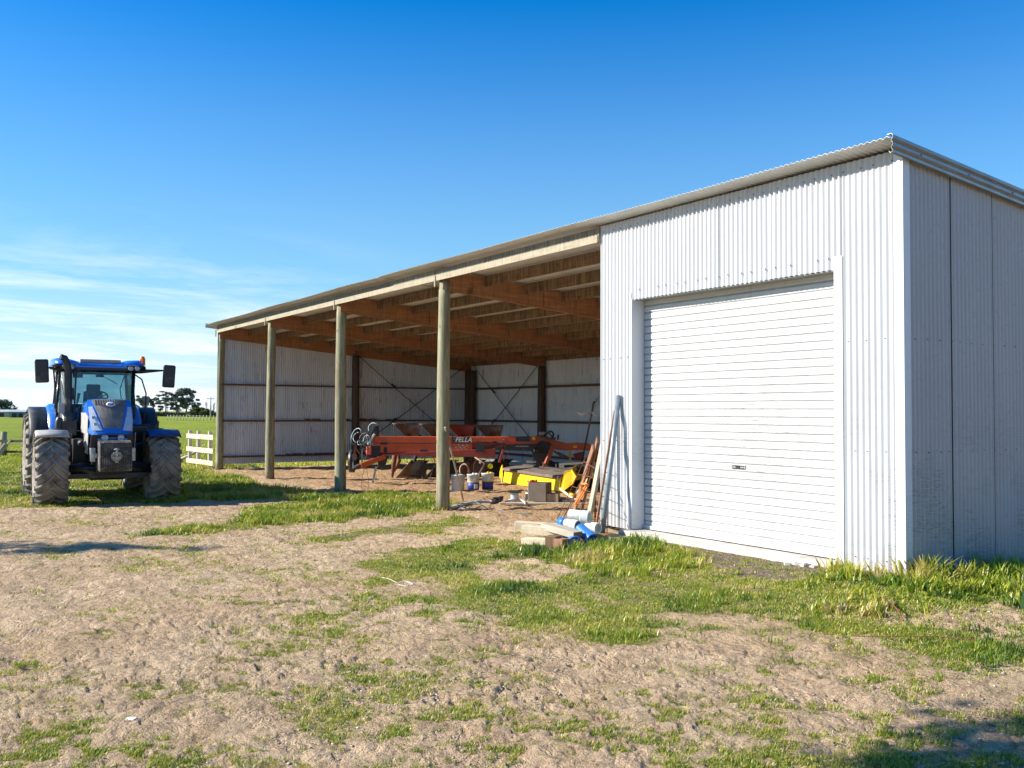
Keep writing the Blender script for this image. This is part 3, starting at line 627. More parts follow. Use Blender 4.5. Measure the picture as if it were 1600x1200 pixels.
def screws(mb, a, b, z, nrm, step=.152, mi=1, jit=.006, skip=0):
    a = Vector((*a, 0)); b = Vector((*b, 0)); d = b-a; Ln = d.length; d.normalize(); nv = Vector((*nrm, 0))
    s = step*.5+rng.uniform(0, .03)
    while s < Ln:
        if rng.random() > skip:
            zz_ = z(s) if callable(z) else z
            c = a+d*(round(s/PITCH)*PITCH)+nv*(AMP+.001); c.z = zz_+rng.uniform(-jit, jit)
            q = nv.to_track_quat('Z', 'Y').to_matrix(); vs = []; r = .0068
            for h, rr_ in ((0, r*1.25), (.003, r), (.008, r*.7)):
                for k in range(6):
                    an = k*math.pi/3; vs.append(c+q @ Vector((rr_*math.cos(an), rr_*math.sin(an), h)))
            fs = [(12, 13, 14, 15, 16, 17)]+[(l*6+k, l*6+(k+1) % 6, (l+1)*6+(k+1) % 6, (l+1)*6+k) for l in (0, 1) for k in range(6)]
            mb.add(vs, fs, mi)
        s += step
# front cladding of the garage bay
DX0, DX1, DZ0, DZ1 = -4.26, -.84, -.06, 3.21
mb = MB(); rz0 = roofz(0)-.015
corr(mb, (XG, 0), (DX0-.01, 0), -.06, rz0, (0, -1)); corr(mb, (DX0-.01, 0), (DX1+.11, 0), DZ1, rz0, (0, -1), sheet=.838); corr(mb, (DX1+.11, 0), (-.03, 0), -.12, rz0, (0, -1))
screws(mb, (XG, 0), (-.05, 0), rz0-.10, (0, -1), .19); screws(mb, (DX0, 0), (DX1+.1, 0), DZ1+.13, (0, -1), .19, skip=.1)
for z in (2.39, 1.19): screws(mb, (DX1+.1, 0), (-.05, 0), z, (0, -1), .2); screws(mb, (XG, 0), (DX0, 0), z, (0, -1), .16)
screws(mb, (DX1+.1, 0), (-.05, 0), .04, (0, -1), .2)
sb(mb, 'front_wall', [M['front_iron'], M['screw']], solid=.0015, fixn=False)
# side wall facing +X
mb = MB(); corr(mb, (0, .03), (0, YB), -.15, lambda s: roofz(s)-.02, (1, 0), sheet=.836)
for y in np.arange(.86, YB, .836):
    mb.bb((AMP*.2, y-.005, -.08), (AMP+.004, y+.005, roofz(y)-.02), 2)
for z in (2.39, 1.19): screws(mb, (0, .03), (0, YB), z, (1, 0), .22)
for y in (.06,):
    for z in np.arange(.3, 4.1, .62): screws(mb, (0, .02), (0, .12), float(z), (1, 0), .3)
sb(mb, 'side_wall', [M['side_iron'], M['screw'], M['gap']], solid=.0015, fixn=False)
# partition between the open bays and the garage
mb = MB(); corr(mb, (XG, .02), (XG, YB), -.2, lambda s: roofz(s)-.02, (-1, 0)); sb(mb, 'partition_wall', [M['old_iron']], solid=.0015, fixn=False)
# left end wall and back wall
mb = MB(); corr(mb, (XL, -.02), (XL, YB), -.13, lambda s: roofz(s)-.03, (1, 0), sheet=.836, amp=.017); sb(mb, 'end_wall', [M['old_iron']], solid=.0015, fixn=False)
mb = MB(); corr(mb, (XL, YB), (0, YB), -.13, roofz(YB)-.03, (0, -1), sheet=.836, amp=.015); sb(mb, 'back_wall', [M['old_iron']], solid=.0015, fixn=False)
# flashings
mb = MB(); zt = roofz(0)-.02
mb.bb((-.085, -.024, -.14), (.024, -.019, zt)); mb.bb((.019, -.019, -.14), (.024, .095, zt)); mb.tube([(-.085, -.014, -.06), (-.085, -.014, zt)], .009, 6); mb.tube([(.014, .095, -.06), (.014, .095, zt)], .009, 6)
sb(mb, 'corner_flashing', [M['trim']], bevel=.004)
mb = MB(); mb.bb((DX1+.004, -.022, -.06), (DX1+.11, -.016, DZ1+.14)); mb.bb((DX1, -.022, -.06), (DX1+.004, .22, DZ1+.14)); sb(mb, 'door_trim', [M['trim']])
mb = MB(); mb.bb((DX0-.012, -.02, -.055), (DX0-.006, .0, DZ1+.02)); mb.bb((DX0-.006, -.02, -.055), (DX0, .22, DZ1)); mb.bb((DX0-.05, -.021, -.055), (DX0-.012, -.016, DZ1+.1)); sb(mb, 'door_trim', [M['trim']])
mb = MB(); mb.bb((DX0, .012, DZ1-.012), (DX1, .30, DZ1)); mb.bb((DX0, .30, DZ1-.02), (DX1, .31, rz0-.1)); sb(mb, 'lintel', [M['barge']])
# roller door
rd = empty('roller_door', (0, 0, 0)); rd.parent = shed
mb = MB(); prof = []; P_ = .099; zc = DZ0+.02
while zc < DZ1+.05:
    prof += [(0, zc), (.006, zc+.010), (.0135, zc+.014), (.016, zc+.035), (.012, zc+.050), (.016, zc+.066), (.0135, zc+.085), (.006, zc+.091)]; zc += P_
nn = len(prof); vs = []; wob = []
XS = np.linspace(DX0+.004, DX1-.004, 24)
for i, x in enumerate(XS):
    for j, (o, z) in enumerate(prof): vs.append((x, .235-o-.003*math.sin(x*2.1+z*1.3), z))
fs = []; mi_ = []
for i in range(len(XS)-1):
    for j in range(nn-1):
        a = i*nn+j; mb.f.append([a, a+nn, a+nn+1, a+1]); mb.mi.append(1 if j % 8 in (7, 0) else 0); mb.sm.append(False)
mb.v = [tuple(v) for v in vs]
sb(mb, 'curtain', [M['roller'], M['groove']], rd, fixn=False)
mb = MB(); mb.bb((DX0+.004, .195, DZ0+.005), (DX1-.004, .25, DZ0+.055)); sb(mb, 'bottom_rail', [M['trim']], rd, bevel=.004)
hx = float(at(1153, 729).x); dd = px_ray(1154, 729.5); t = (.215-CPOS.y)/dd.y; hp = CPOS+dd*t
mb = MB(); mb.bb((hp.x-.12, .208, hp.z-.026), (hp.x+.12, .217, hp.z+.026)); mb.bb((hp.x-.095, .196, hp.z-.020), (hp.x+.095, .208, hp.z-.012), 1); mb.bb((hp.x-.095, .196, hp.z+.012), (hp.x+.095, .208, hp.z+.020), 1); mb.bb((hp.x-.04, .2005, hp.z-.012), (hp.x+.03, .208, hp.z+.012), 1)
sb(mb, 'handle', [M['steel'], M['black']], rd, bevel=.002)
# roof: sheets run front to back
def roofsheet(x0, x1, y0, y1, dz, name, wob=0):
    mb = MB(); n = int(round((x1-x0)/PITCH))*6; rows = [y0, y0+.5]+list(np.arange(y0+1.5, y1, 2.0))+[y1]; m = len(rows); vs = []
    for i in range(n+1):
        x = x0+(x1-x0)*i/n; o = .0095*math.cos(2*math.pi*(x-x0)/PITCH); k = int((x-x0)/.76)
        jit = .012*math.sin(k*5.3)*wob
        sag = .012*math.sin((x-x0)*1.27)*wob+.02*wob*math.sin(x*.31)
        for j, y in enumerate(rows):
            yy = y+(jit if j == 0 else 0); vs.append((x, yy, roofz(yy)+o+dz+sag*(1 if j < 2 else .3)))
    fs = [(i*m+j, i*m+j+1, (i+1)*m+j+1, (i+1)*m+j) for i in range(n) for j in range(m-1)]
    mb.add(vs, fs, 0, False); return sb(mb, name, [M['roof_iron']], solid=.002, fixn=False)
XJ = float((lambda d: (CPOS+d*((-.4-CPOS.y)/d.y)).x)(px_ray(583, 432)))
roofsheet(XL-.32, XJ+.1, -.32, YB+.2, -.004, 'roof', .5)
roofsheet(XJ, .06, -.30, YB+.2, .018, 'roof', .25)
# barge flashing on the right gable
mb = MB(); prof = [(.03, .045), (.075, .045), (.095, .03), (.095, .0), (.075, -.02), (.092, -.045), (.092, -.075), (.074, -.095), (.09, -.118), (.088, -.145), (.07, -.155), (.05, -.13)]
vs = []; ys = [-.30, YB+.2]
for y in ys:
    for (x, z) in prof: vs.append((x, y, roofz(y)+z+.005))
k = len(prof); mb.add(vs, [(i, i+1, k+i+1, k+i) for i in range(k-1)], 0)
for y in np.arange(.2, 9, .9):
    mb.bb((.086, y-.008, roofz(y)-.064), (.099, y+.008, roofz(y)-.048), 1)
sb(mb, 'barge_flashing', [M['barge'], M['screw']], solid=.002, fixn=False)
mb = MB(); mb.add([(XL-.36, y, roofz(y)+z) for y in (-.32, YB+.2) for z in (.03, -.10)]+[(XL-.28, y, roofz(y)+.03) for y in (-.32, YB+.2)], [(0, 1, 3, 2), (0, 2, 5, 4)]); sb(mb, 'barge_flashing', [M['roof_iron']], solid=.002, fixn=False)
# fascia beam over the open bays
for x0, x1 in ((XL-.0, -2*BAY-4.95), (-2*BAY-4.95, -2*BAY), (-2*BAY, XG)):
    mb = MB(); mb.bb((x0+.004, -.045, 4.145), (x1-.004, .0, rz0-.022)); sb(mb, 'fascia_board', [M['fascia']], bevel=.004)
mb = MB(); mb.bb((XL, -.060, 4.135), (XG-.02, -.048, 4.245)); sb(mb, 'fascia_lit_strip', [M['cream_wood']])  # pale strip added for the sunlit edge of the fascia below the roof shadow
# posts
def post(x, y, zt, r=.115, mat='post', zb=None, lean=(0, 0)):
    zb = gz(x, y)-.08 if zb is None else zb; mb = MB(); n = 14; rings = []; H = zt-zb; sd_ = rng.uniform(0, 9)
    for i in range(n+1):
        f = i/n; z = zb+H*f; rr_ = r*(1.09-.16*f); ring = []
        ox = .012*math.sin(f*4+sd_)+lean[0]*f; oy = .01*math.cos(f*3.3+sd_)+lean[1]*f
        for k in range(16):
            a = k*math.pi/8; q = rr_*(1+.02*math.sin(3*a+sd_)+.012*math.sin(5*a+f*9)); ring.append((x+ox+q*math.cos(a), y+oy+q*math.sin(a), z))
        rings.append(ring)
    mb.loft(rings); return sb(mb, 'post', [M[mat]])
for i, r in ((2, .122), (3, .125), (4, .12), (5, .115)):
    X = -i*BAY; X += {2: -.03, 3: -.06, 4: -.08, 5: 0}[i]; post(X, .10, 4.14, r)
    mb = MB(); mb.bb((X-.105, -.075, 4.02), (X-.062, -.047, 4.235)); sb(mb, 'packing_block', [M['cream_wood']])
post(-BAY-.15, .25, 4.1, .11, 'post_dark')
post(XL+.15, YB*.5, roofz(YB/2)-.4, .13, 'post_dark'); post(XL+.2, YB-.2, roofz(YB)-.4, .17, 'post_dark'); post(XL+.55, YB-.22, roofz(YB)-.4, .12, 'post_dark')
for i in (4, 3, 2): post(-i*BAY, YB-.16, roofz(YB)-.4, .14, 'post_dark')
# rafters: deep ply box beams front to back
for i in (1, 2, 3, 4, 5):
    X = -i*BAY+(.07 if i == 5 else 0); mb = MB(); D = .40
    y0, y1 = .02, YB-.05
    for sx in (-.048, .048):
        a, b = X+sx-.008, X+sx+.008
        mb.prism([(a, y0, roofz(y0)-.03), (a, y1, roofz(y1)-.03), (a, y1, roofz(y1)-.03-D), (a, y0, roofz(y0)-.03-D)], (b-a, 0, 0))
    for dz, w in ((-.03-.045, .088), (-.03-D, .12)):
        mb.prism([(X-w/2, y0, roofz(y0)+dz), (X-w/2, y1, roofz(y1)+dz), (X-w/2, y1, roofz(y1)+dz+.045), (X-w/2, y0, roofz(y0)+dz+.045)], (w, 0, 0))
    for y in np.arange(2.4, YB, 2.4): mb.prism([(X+.056, y, roofz(y)-.04), (X+.056, y+.012, roofz(y)-.04), (X+.056, y+.012, roofz(y)-.03-D+.04), (X+.056, y, roofz(y)-.03-D+.04)], (.004, 0, 0), 1)
    sb(mb, 'rafter', [M['rafter'], M['gap']])
# purlins between the rafters
for i in range(1, 5):
    for y in np.arange(.98, YB, .95):
        mb = MB(); x0 = -(i+1)*BAY+.07; x1 = -i*BAY-.07; mb.bb((x0, y-.023, roofz(y)-.225), (x1, y+.023, roofz(y)-.012)); sb(mb, 'purlin', [M['purlin']], bevel=.003)
# girts
for z in (2.46, 1.27, .10):
    mb = MB(); mb.bb((XL+.02, .05, z-.025), (XL+.10, YB-.1, z+.028))
    if z < 2:                                            # straw and dirt lodged on the rail
        for k in range(26):
            y = rng.uniform(3.0, 6.6) if z > 1 else rng.uniform(1.8, 6); mb.box((XL+.08, y, z+.045), (.05, rng.uniform(.05, .2), rng.uniform(.02, .05)), Matrix.Rotation(rng.uniform(-.4, .4), 3, 'Z'), 0)
    sb(mb, 'girt', [M['girt']])
    mb = MB(); mb.bb((XL+.12, YB-.10, z-.035), (XG-.05, YB-.02, z+.04)); sb(mb, 'girt', [M['girt']])
# rod cross-braces
def brace(a, b, r=.014):
    a, b = Vector(a), Vector(b); mb = MB(); pts = [a.lerp(b, k/14)+Vector((0, 0, -.05*math.sin(math.pi*k/14))) for k in range(15)]; mb.tube(pts, r, 6)
    mb.tube([a.lerp(b, .30), a.lerp(b, .34)], r*2, 6); sb(mb, 'brace', [M['dark']])
brace((XL+.16, YB/2+.1, 3.55), (XL+.16, YB-.4, .35)); brace((XL+.18, YB/2+.1, .35), (XL+.18, YB-.4, 3.3))
brace((XL+.5, YB-.14, 3.3), (-4*BAY-.1, YB-.14, .3)); brace((XL+.5, YB-.16, .3), (-4*BAY-.1, YB-.16, 3.3))
# rail stub nailed to the third post, hooks
X3 = -3*BAY; mb = MB(); mb.tube([(X3-.1, -.01, 2.76), (X3+.1, -.03, 2.74), (X3+.3, -.04, 2.71)], .007, 6); sb(mb, 'wire_hook', [M['rust']])
# garage slab
mb = MB(); mb.bb((DX0-.12, -.17, -.32), (DX1+.06, .19, -.062)); sl = mb.build('concrete_slab', [M['concrete']], bevel=.012); tag(sl, 'pale concrete sill in front of the closed white roller door', 'slab', kind='structure')
# ================================================================ TRACTOR  (local: x to the picture's right, -y forward, z up)
TR = empty('tractor', (-15.17-1.42, -4.98+.06, -.31), math.radians(87), 'blue farm tractor with muddy tyres parked on grass left of the shed', 'tractor')
T = TR
def wheel(cx, cy, r, w, nl, side):
    wh = bpy.data.objects.new('wheel', None); COL.objects.link(wh); wh.parent = T; wh.location = (cx, cy, r-.015)
    mb = MB(); rr_ = r-.055; h = w/2
    prof = [(r*.56, -h*.72), (r*.62, -h*.86), (r*.78, -h*.99), (rr_-.07, -h*.97), (rr_-.015, -h*.86), (rr_, -h*.5), (rr_+.006, 0), (rr_, h*.5), (rr_-.015, h*.86), (rr_-.07, h*.97), (r*.78, h*.99), (r*.62, h*.86), (r*.56, h*.72)]
    mb.lathe(prof, (0, 0, 0), 'x', 56)
    for s in (-1, 1):
        for k in range(nl):
            a0 = 2*math.pi*(k+(.5 if s > 0 else 0))/nl; vs = []; st = 6; jt = rng.uniform(-.01, .01)
            for i in range(st+1):
                f = i/st; x = s*(-.03+f*(h+.03)); da = (f**.85)*1.45*(2*math.pi/nl)
                R0 = rr_-.02-(.03*max(0, f-.8)/.2 if f > .8 else 0); R1 = r-(.05*max(0, f-.78)/.22 if f > .78 else 0)
                wd = (.018+.012*f)/r*1.15
                for (rad, dw) in ((R0, -wd*1.6), (R1, -wd*.8), (R1, wd*.8), (R0, wd*1.6)):
                    a = a0-da+dw+jt+math.pi/2; vs.append((x, -rad*math.cos(a), rad*math.sin(a)))
            fs = [(i*4+k2, i*4+k2+1, i*4+4+k2+1, i*4+4+k2) for i in range(st) for k2 in range(3)]+[(0, 1, 2, 3), (st*4+3, st*4+2, st*4+1, st*4)]
            mb.add(vs, fs)
            f = 1.0
            # lug runs a little down the sidewall
            a = a0-1.45*(2*math.pi/nl)+jt+math.pi/2; wd = .03/r
            x = s*h; vs = []
            for (rad, xx) in ((r-.05, x*.99), (r*.80, x*1.0)):
                for dw in (-wd, wd): vs += [(xx+s*.02, -rad*math.cos(a+dw), rad*math.sin(a+dw)), (xx-s*.03, -rad*math.cos(a+dw), rad*math.sin(a+dw))]
            mb.add(vs, [(0, 2, 6, 4), (1, 3, 7, 5), (0, 1, 3, 2), (4, 6, 7, 5), (0, 4, 5, 1), (2, 3, 7, 6)])
    mb.build('tyre', [M['rubber']], wh)
    mb = MB(); o = side
    mb.lathe([(r*.57, -h*.7), (r*.55, -h*.55), (r*.50, -h*.3), (r*.50, h*.3), (r*.55, h*.55), (r*.57, h*.7)], (0, 0, 0), 'x', 40)
    mb.lathe([(r*.50, o*h*.15), (r*.36, o*h*.25), (r*.24, o*h*.1), (r*.20, o*h*.45), (0.001, o*h*.45)], (0, 0, 0), 'x', 32)
    for k in range(8): a = k*math.pi/4; mb.lathe([(.02, o*h*.28), (.02, o*h*.36), (.001, o*h*.36)], (0, r*.30*math.cos(a), r*.30*math.sin(a)), 'x', 8)
    mb.build('rim', [M['rim']], wh)
FR, RRr = .70, .93
for s in (-1, 1):
    wheel(s*1.08, -1.42, FR, .60, 19, s); wheel(s*1.08, 1.43, RRr, .66, 21, s)
# fenders
def arcfender(cx, cy, cz, r, w, a0, a1, mat, th=.03, lip=.05, name='mudguard', bev=.008):
    mb = MB(); n = 16; rings = []
    for i in range(n+1):
        a = math.radians(a0+(a1-a0)*i/n); c, s_ = -math.cos(a), math.sin(a); dr = lip
        ring = [(-w/2, r-dr), (-w/2+.02, r), (0, r+.012), (w/2-.02, r), (w/2, r-dr), (w/2-th, r-dr), (w/2-th-.02, r-th), (0, r-th), (-w/2+th+.02, r-th), (-w/2+th, r-dr)]
        rings.append([(cx+x, cy+q*c, cz+q*s_) for x, q in ring])
    mb.loft(rings); return mb.build(name, [mat], T)
fl = arcfender(-1.07, -1.42, FR, .80, .62, 60, 124, M['dust'], name='front_mudguard'); fl['label'] = 'dusty grey front mudguard'
fr_ = arcfender(1.08, -1.42, FR, .80, .66, 58, 124, M['bluedark'], name='front_mudguard'); fr_['label'] = 'dark blue front mudguard'
for s in (-1, 1):
    mb = MB(); mb.tube([(s*.72, -1.42, .9), (s*.72, -1.38, 1.42), (s*.85, -1.40, 1.50), (s*1.1, -1.42, 1.50)], .03, 8); mb.build('mudguard_bracket', [M['black']], T)
    # rear mudguard: blue shell beside the cab
    mb = MB(); rings = []
    for i in range(13):
        a = math.radians(12+(140)*i/12); R1 = 1.13
        c, s_ = -math.cos(a), math.sin(a); y = 1.43+R1*c; z = .93+R1*s_
        y2 = 1.43+(R1-.08)*c; z2 = .93+(R1-.08)*s_
        rings.append([(s*.50, y, z+.02), (s*.92, y, z), (s*1.0, y2+.02, z2+.01), (s*1.02, y2, z2-.06), (s*.98, y2, z2-.05), (s*.90, y2, z2), (s*.50, y2, z2)])
    mb.loft(rings); mb.build('rear_mudguard', [M['blue']], T)
    mb = MB(); rings = []
    for i in range(13):
        a = math.radians(15+125*i/12); c, s_ = -math.cos(a), math.sin(a); q = 1.06
        rings.append([(s*1.0, 1.43+q*c, .93+q*s_), (s*1.34, 1.43+q*c, .93+q*s_), (s*1.37, 1.43+(q-.08)*c, .93+(q-.08)*s_), (s*1.33, 1.43+(q-.06)*c, .93+(q-.06)*s_), (s*1.0, 1.43+(q-.03)*c, .93+(q-.03)*s_)])
    mb.loft(rings); mb.build('mudguard_extension', [M['black']], T)
    # vertical inner skirt
    mb = MB(); mb.prism([(s*.52, .5, .95), (s*.52, .42, 1.7), (s*.52, .9, 2.0), (s*.52, 1.9, 2.0), (s*.52, 2.3, 1.3), (s*.52, 2.2, .95)], (s*.03, 0, 0)); mb.build('mudguard_skirt', [M['blue']], T)
# chassis, axles
mb = MB(); mb.bb((-.28, -1.9, .62), (.28, 1.9, 1.0)); mb.bb((-.36, -.6, .5), (.36, .9, 1.15)); mb.bb((-.22, -2.3, .78), (.22, -1.8, 1.1)); mb.build('chassis', [M['black']], T, bevel=.02)
mb = MB(); mb.tube([(-.95, -1.42, .68), (-.5, -1.42, .70), (-.3, -1.42, .62), (.3, -1.42, .62), (.5, -1.42, .70), (.95, -1.42, .68)], [.11, .12, .17, .17, .12, .11], 12); mb.bb((-.8, -1.58, .50), (.8, -1.50, .60)); mb.tube([(-.75, -1.62, .72), (.75, -1.62, .72)], .025, 8); mb.build('front_axle', [M['black']], T)
mb = MB(); mb.tube([(-1, 1.43, .92), (1, 1.43, .92)], .17, 12); mb.build('rear_axle', [M['black']], T)
mb = MB(); mb.bb((-.40, -1.95, 1.0), (.40, -.25, 1.45)); mb.bb((.34, -.9, .85), (.60, -.1, 1.35)); mb.bb((-.62, -.95, .8), (-.36, -.2, 1.3)); mb.tube([(-.45, -1.2, 1.2), (-.5, -.4, 1.25)], .08, 10); mb.tube([(.42, -1.7, 1.0), (.5, -1.0, 1.3), (.46, -.6, 1.5)], .04, 8); mb.build('engine', [M['black']], T, bevel=.02)
# hood: lofted shell
def hring(y, wt, wb, zt, zb, crown=.05):
    P = [(-wb, zb), (-wb-.005, (zb+zt)/2-.1), (-wt, zt-.16), (-wt*.90, zt-.04), (-wt*.6, zt+crown*.6), (0, zt+crown), (wt*.6, zt+crown*.6), (wt*.90, zt-.04), (wt, zt-.16), (wb+.005, (zb+zt)/2-.1), (wb, zb)]
    return [(x, y, z) for x, z in P]
hood = bpy.data.objects.new('hood', None); COL.objects.link(hood); hood.parent = T; hood.location = (0, 0, 0)
mb = MB(); mb.loft([hring(-.25, .40, .40, 2.12, 1.45), hring(-.9, .41, .41, 2.11, 1.42), hring(-1.45, .42, .42, 2.06, 1.38), hring(-1.70, .41, .42, 1.95, 1.36), hring(-1.93, .36, .40, 1.74, 1.34, .04), hring(-2.07, .27, .34, 1.55, 1.32, .02), hring(-2.12, .18, .28, 1.47, 1.34, .01)])
mb.build('hood_shell', [M['blue']], hood, bevel=0)
# face panels built on the raked nose: (u across, v up 0..1)
P0 = np.array([0, -2.16, 1.45]); P1 = np.array([0, -1.50, 2.13])
def nose(u, v, off=0.0):
    b = .02*math.sin(math.pi*min(max(v, 0), 1))*0
    n = np.array([0, -(P1-P0)[2], (P1-P0)[1]]); n = n/np.linalg.norm(n)*(1)
    n = np.array([0, -.72, .69]); c = -abs(u)**2*.55
    p = P0+(P1-P0)*v+n*(off+.045*math.sin(math.pi*v)+.03); return (u, p[1]-c*1.0, p[2]+c*.25)
def npanel(name, poly, mat, off, th=.012, nsub=6, parent=hood):
    """poly: left edge and right edge as functions of v, lofted over v"""
    fl_, fr2, v0, v1 = poly; mb = MB(); rings = []
    for i in range(nsub+1):
        v = v0+(v1-v0)*i/nsub; a, b = fl_(v), fr2(v); top = [nose(a+(b-a)*k/6, v, off) for k in range(7)]; bot = [nose(a+(b-a)*k/6, v, off-th) for k in range(6, -1, -1)]
        rings.append(top+bot)
    mb.loft(rings, smooth=False); return mb.build(name, [mat], parent)
gw = lambda v: .125+.215*v**.8
npanel('nose_frame', (lambda v: -(.30+.13*min(1, v*2.2)-.04*max(0, v-.8)*5*.5), lambda v: (.30+.13*min(1, v*2.2)-.04*max(0, v-.8)*5*.5), -.03, 1.0), M['blue'], .0, .05, 12)
npanel('grille', (lambda v: -gw(v), lambda v: gw(v), .10, .97), M['grille'], .012, .02, 10)
for s in (-1, 1):
    lo_ = lambda v: gw(v)+.045; hi_ = lambda v: min(.41, .37+.1*v)
    f1 = (lambda v: lo_(v)) if s > 0 else (lambda v: -hi_(v)); f2 = (lambda v: hi_(v)) if s > 0 else (lambda v: -lo_(v))
    npanel('headlight', (f1, f2, .05, .74), M['lamp'], .011, .02, 8)
    f1 = (lambda v: .435) if s > 0 else (lambda v: -.37)
    for vv in (.20, .38):
        mb = MB(); c = Vector(nose(s*((lo_(vv)+hi_(vv))/2), vv, .02)); q = Vector((0, -.72, .69)).to_track_quat('Z', 'Y').to_matrix(); ring = []
        for (r_, h_) in ((.045, 0), (.05, .012), (.04, .014), (.03, .006), (.001, .004)): ring.append([c+q @ Vector((r_*math.cos(k*math.pi/8), r_*math.sin(k*math.pi/8), h_)) for k in range(16)])
        mb.loft(ring, caps=False); mb.build('headlight_lens', [M['lamp']], hood)
    # side vent, dusty
    mb = MB(); mb.prism([(s*.424, -1.75, 1.40), (s*.424, -1.78, 1.78), (s*.424, -1.35, 1.86), (s*.424, -.5, 1.86), (s*.424, -.5, 1.45)], (s*.008, 0, 0)); mb.build('hood_grille', [M['dust']], hood)
# ribs on grille
mb = MB()
for k in range(-6, 7):
    pts = [nose(k*.047*(1), v, .022) for v in np.linspace(.97, .97-.30+.02*abs(k), 5)]
    if abs(k*.047) < gw(.9)-.02: mb.tube(pts, .006, 5)
mb.build('grille_ribs', [M['grille']], hood)
# emblem: white oval ring with blue leaf
mb = MB(); c = Vector(nose(0, .76, .034)); q = Vector((0, -.72, .69)).to_track_quat('Z', 'Y').to_matrix(); q = q
def oval(a, b, z, n=28, ph=0): return [c+q @ Vector((a*math.cos(2*math.pi*k/n), b*math.sin(2*math.pi*k/n), z)) for k in range(n)]
mb.loft([oval(.085, .062, 0), oval(.082, .06, .014), oval(.0001, .0001, .015)], 0, False); mb.loft([oval(.062, .042, .0145), oval(.0001, .0001, .0185)], 1, False)
mb.add([c+q @ Vector(p) for p in ((-.05, -.012, .021), (-.01, .018, .021), (.045, .022, .021), (.02, -.004, .021), (-.02, -.016, .021))], [(0, 1, 2, 3, 4)], 0)
mb.build('emblem', [M['white'], M['blue']], hood)
# lower nose, lamps, headstock
mb = MB(); mb.prism([(-.42, -2.02, 1.05), (.42, -2.02, 1.05), (.40, -2.14, 1.42), (-.40, -2.14, 1.42)], (0, .25, 0)); mb.build('nose_lower', [M['black']], T, bevel=.02)
for s in (-1, 1):
    mb = MB(); mb.prism([(s*.44, -1.95, 1.02), (s*.44, -2.06, 1.46), (s*.44, -1.45, 1.42), (s*.44, -1.3, 1.2)], (s*.012, 0, 0)); mb.build('nose_side_panel', [M['dust']], T)
    mb = MB(); cc = Vector((s*.15, -2.165, 1.36)); mb.lathe([(.062, .03), (.066, -.012), (.052, -.02), (.044, -.006), (.001, .0)], cc, 'y', 20, 0)
    o = mb.build('nose_lamp', [M['lamp']], T)
# weight block
wb_ = bpy.data.objects.new('weight_block', None); COL.objects.link(wb_); wb_.parent = T; wb_.location = (0, 0, 0)
for k in range(18):
    x = -.30+.6*(k+.5)/18; mb = MB(); w2 = .0115
    mb.prism([(x-w2, -2.30, .72), (x-w2, -2.66, .70), (x-w2, -2.70, .76), (x-w2, -2.70, 1.0), (x-w2, -2.68, 1.015), (x-w2, -2.68, 1.15), (x-w2, -2.60, 1.27), (x-w2, -2.42, 1.31), (x-w2, -2.28, 1.28)], (2*w2, 0, 0)); mb.build('weight_slab', [M['ironblock']], wb_, bevel=.004)
mb = MB(); mb.bb((-.29, -2.66, .73), (.29, -2.32, 1.25)); mb.build('weight_core', [M['black']], wb_)
mb = MB(); mb.tube([(0, -2.77, .90), (0, -2.77, 1.16)], .022, 10); mb.tube([(0, -2.77, 1.13), (0, -2.77, 1.15)], .05, 12); mb.box((0, -2.75, 1.07), (.13, .10, .025)); mb.box((0, -2.75, .98), (.16, .10, .025)); mb.tube([(0, -2.69, 1.0), (0, -2.72, 1.0)], .10, 16); mb.tube([(0, -2.77, .88), (0, -2.77, .91)], .035, 10); mb.build('tow_pin', [M['dust']], wb_)
mb = MB(); mb.bb((-.42, -2.28, .88), (-.33, -2.0, 1.15)); mb.bb((.33, -2.28, .88), (.42, -2.0, 1.15)); mb.bb((-.40, -2.30, .95), (.40, -2.2, 1.05)); mb.build('front_bracket', [M['steel']], T, bevel=.01)
# cab
cab = bpy.data.objects.new('cab', None); COL.objects.link(cab); cab.parent = T; cab.location = (0, 0, 0)
mb = MB()
for s in (-1, 1):
    mb.tube([(s*.56, -.02, 1.30), (s*.66, -.08, 1.75), (s*.70, .02, 2.80)], [.035, .035, .04], 8)
    mb.tube([(s*.80, .62, 1.35), (s*.82, .66, 2.0), (s*.76, .70, 2.82)], .03, 8)
    mb.tube([(s*.62, 1.55, 1.5), (s*.80, 1.55, 2.05), (s*.74, 1.50, 2.82)], .04, 8)
    mb.tube([(s*.57, -.02, 1.32), (s*.80, .62, 1.32)], .04, 8)
mb.tube([(-.56, -.03, 1.45), (.56, -.03, 1.45)], .03, 8); mb.tube([(-.70, .02, 2.80), (.70, .02, 2.80)], .045, 8); mb.tube([(-.74, 1.5, 2.80), (.74, 1.5, 2.80)], .04, 8)
mb.bb((-.60, .0, 1.12), (.60, 1.6, 1.28)); mb.bb((-.74, 1.5, 1.2), (.74, 1.58, 2.06)); mb.build('cab_frame', [M['blackgloss']], cab)
def gl(pts, name='windscreen'):
    mb = MB(); mb.add(pts, [tuple(range(len(pts)))]); return mb.build(name, [M['glass']], cab, solid=.006)
gl([(-.55, -.03, 1.34), (.55, -.03, 1.34), (.65, -.08, 1.75), (.69, .01, 2.78), (-.69, .01, 2.78), (-.65, -.08, 1.75)])
for s in (-1, 1):
    gl([(s*.58, .0, 1.34), (s*.79, .60, 1.34), (s*.82, .66, 2.0), (s*.76, .69, 2.78), (s*.70, .04, 2.78), (s*.665, -.06, 1.75)], 'door_glass'); gl([(s*.82, .68, 2.02), (s*.80, 1.52, 2.08), (s*.74, 1.5, 2.78), (s*.76, .72, 2.78)], 'side_glass')
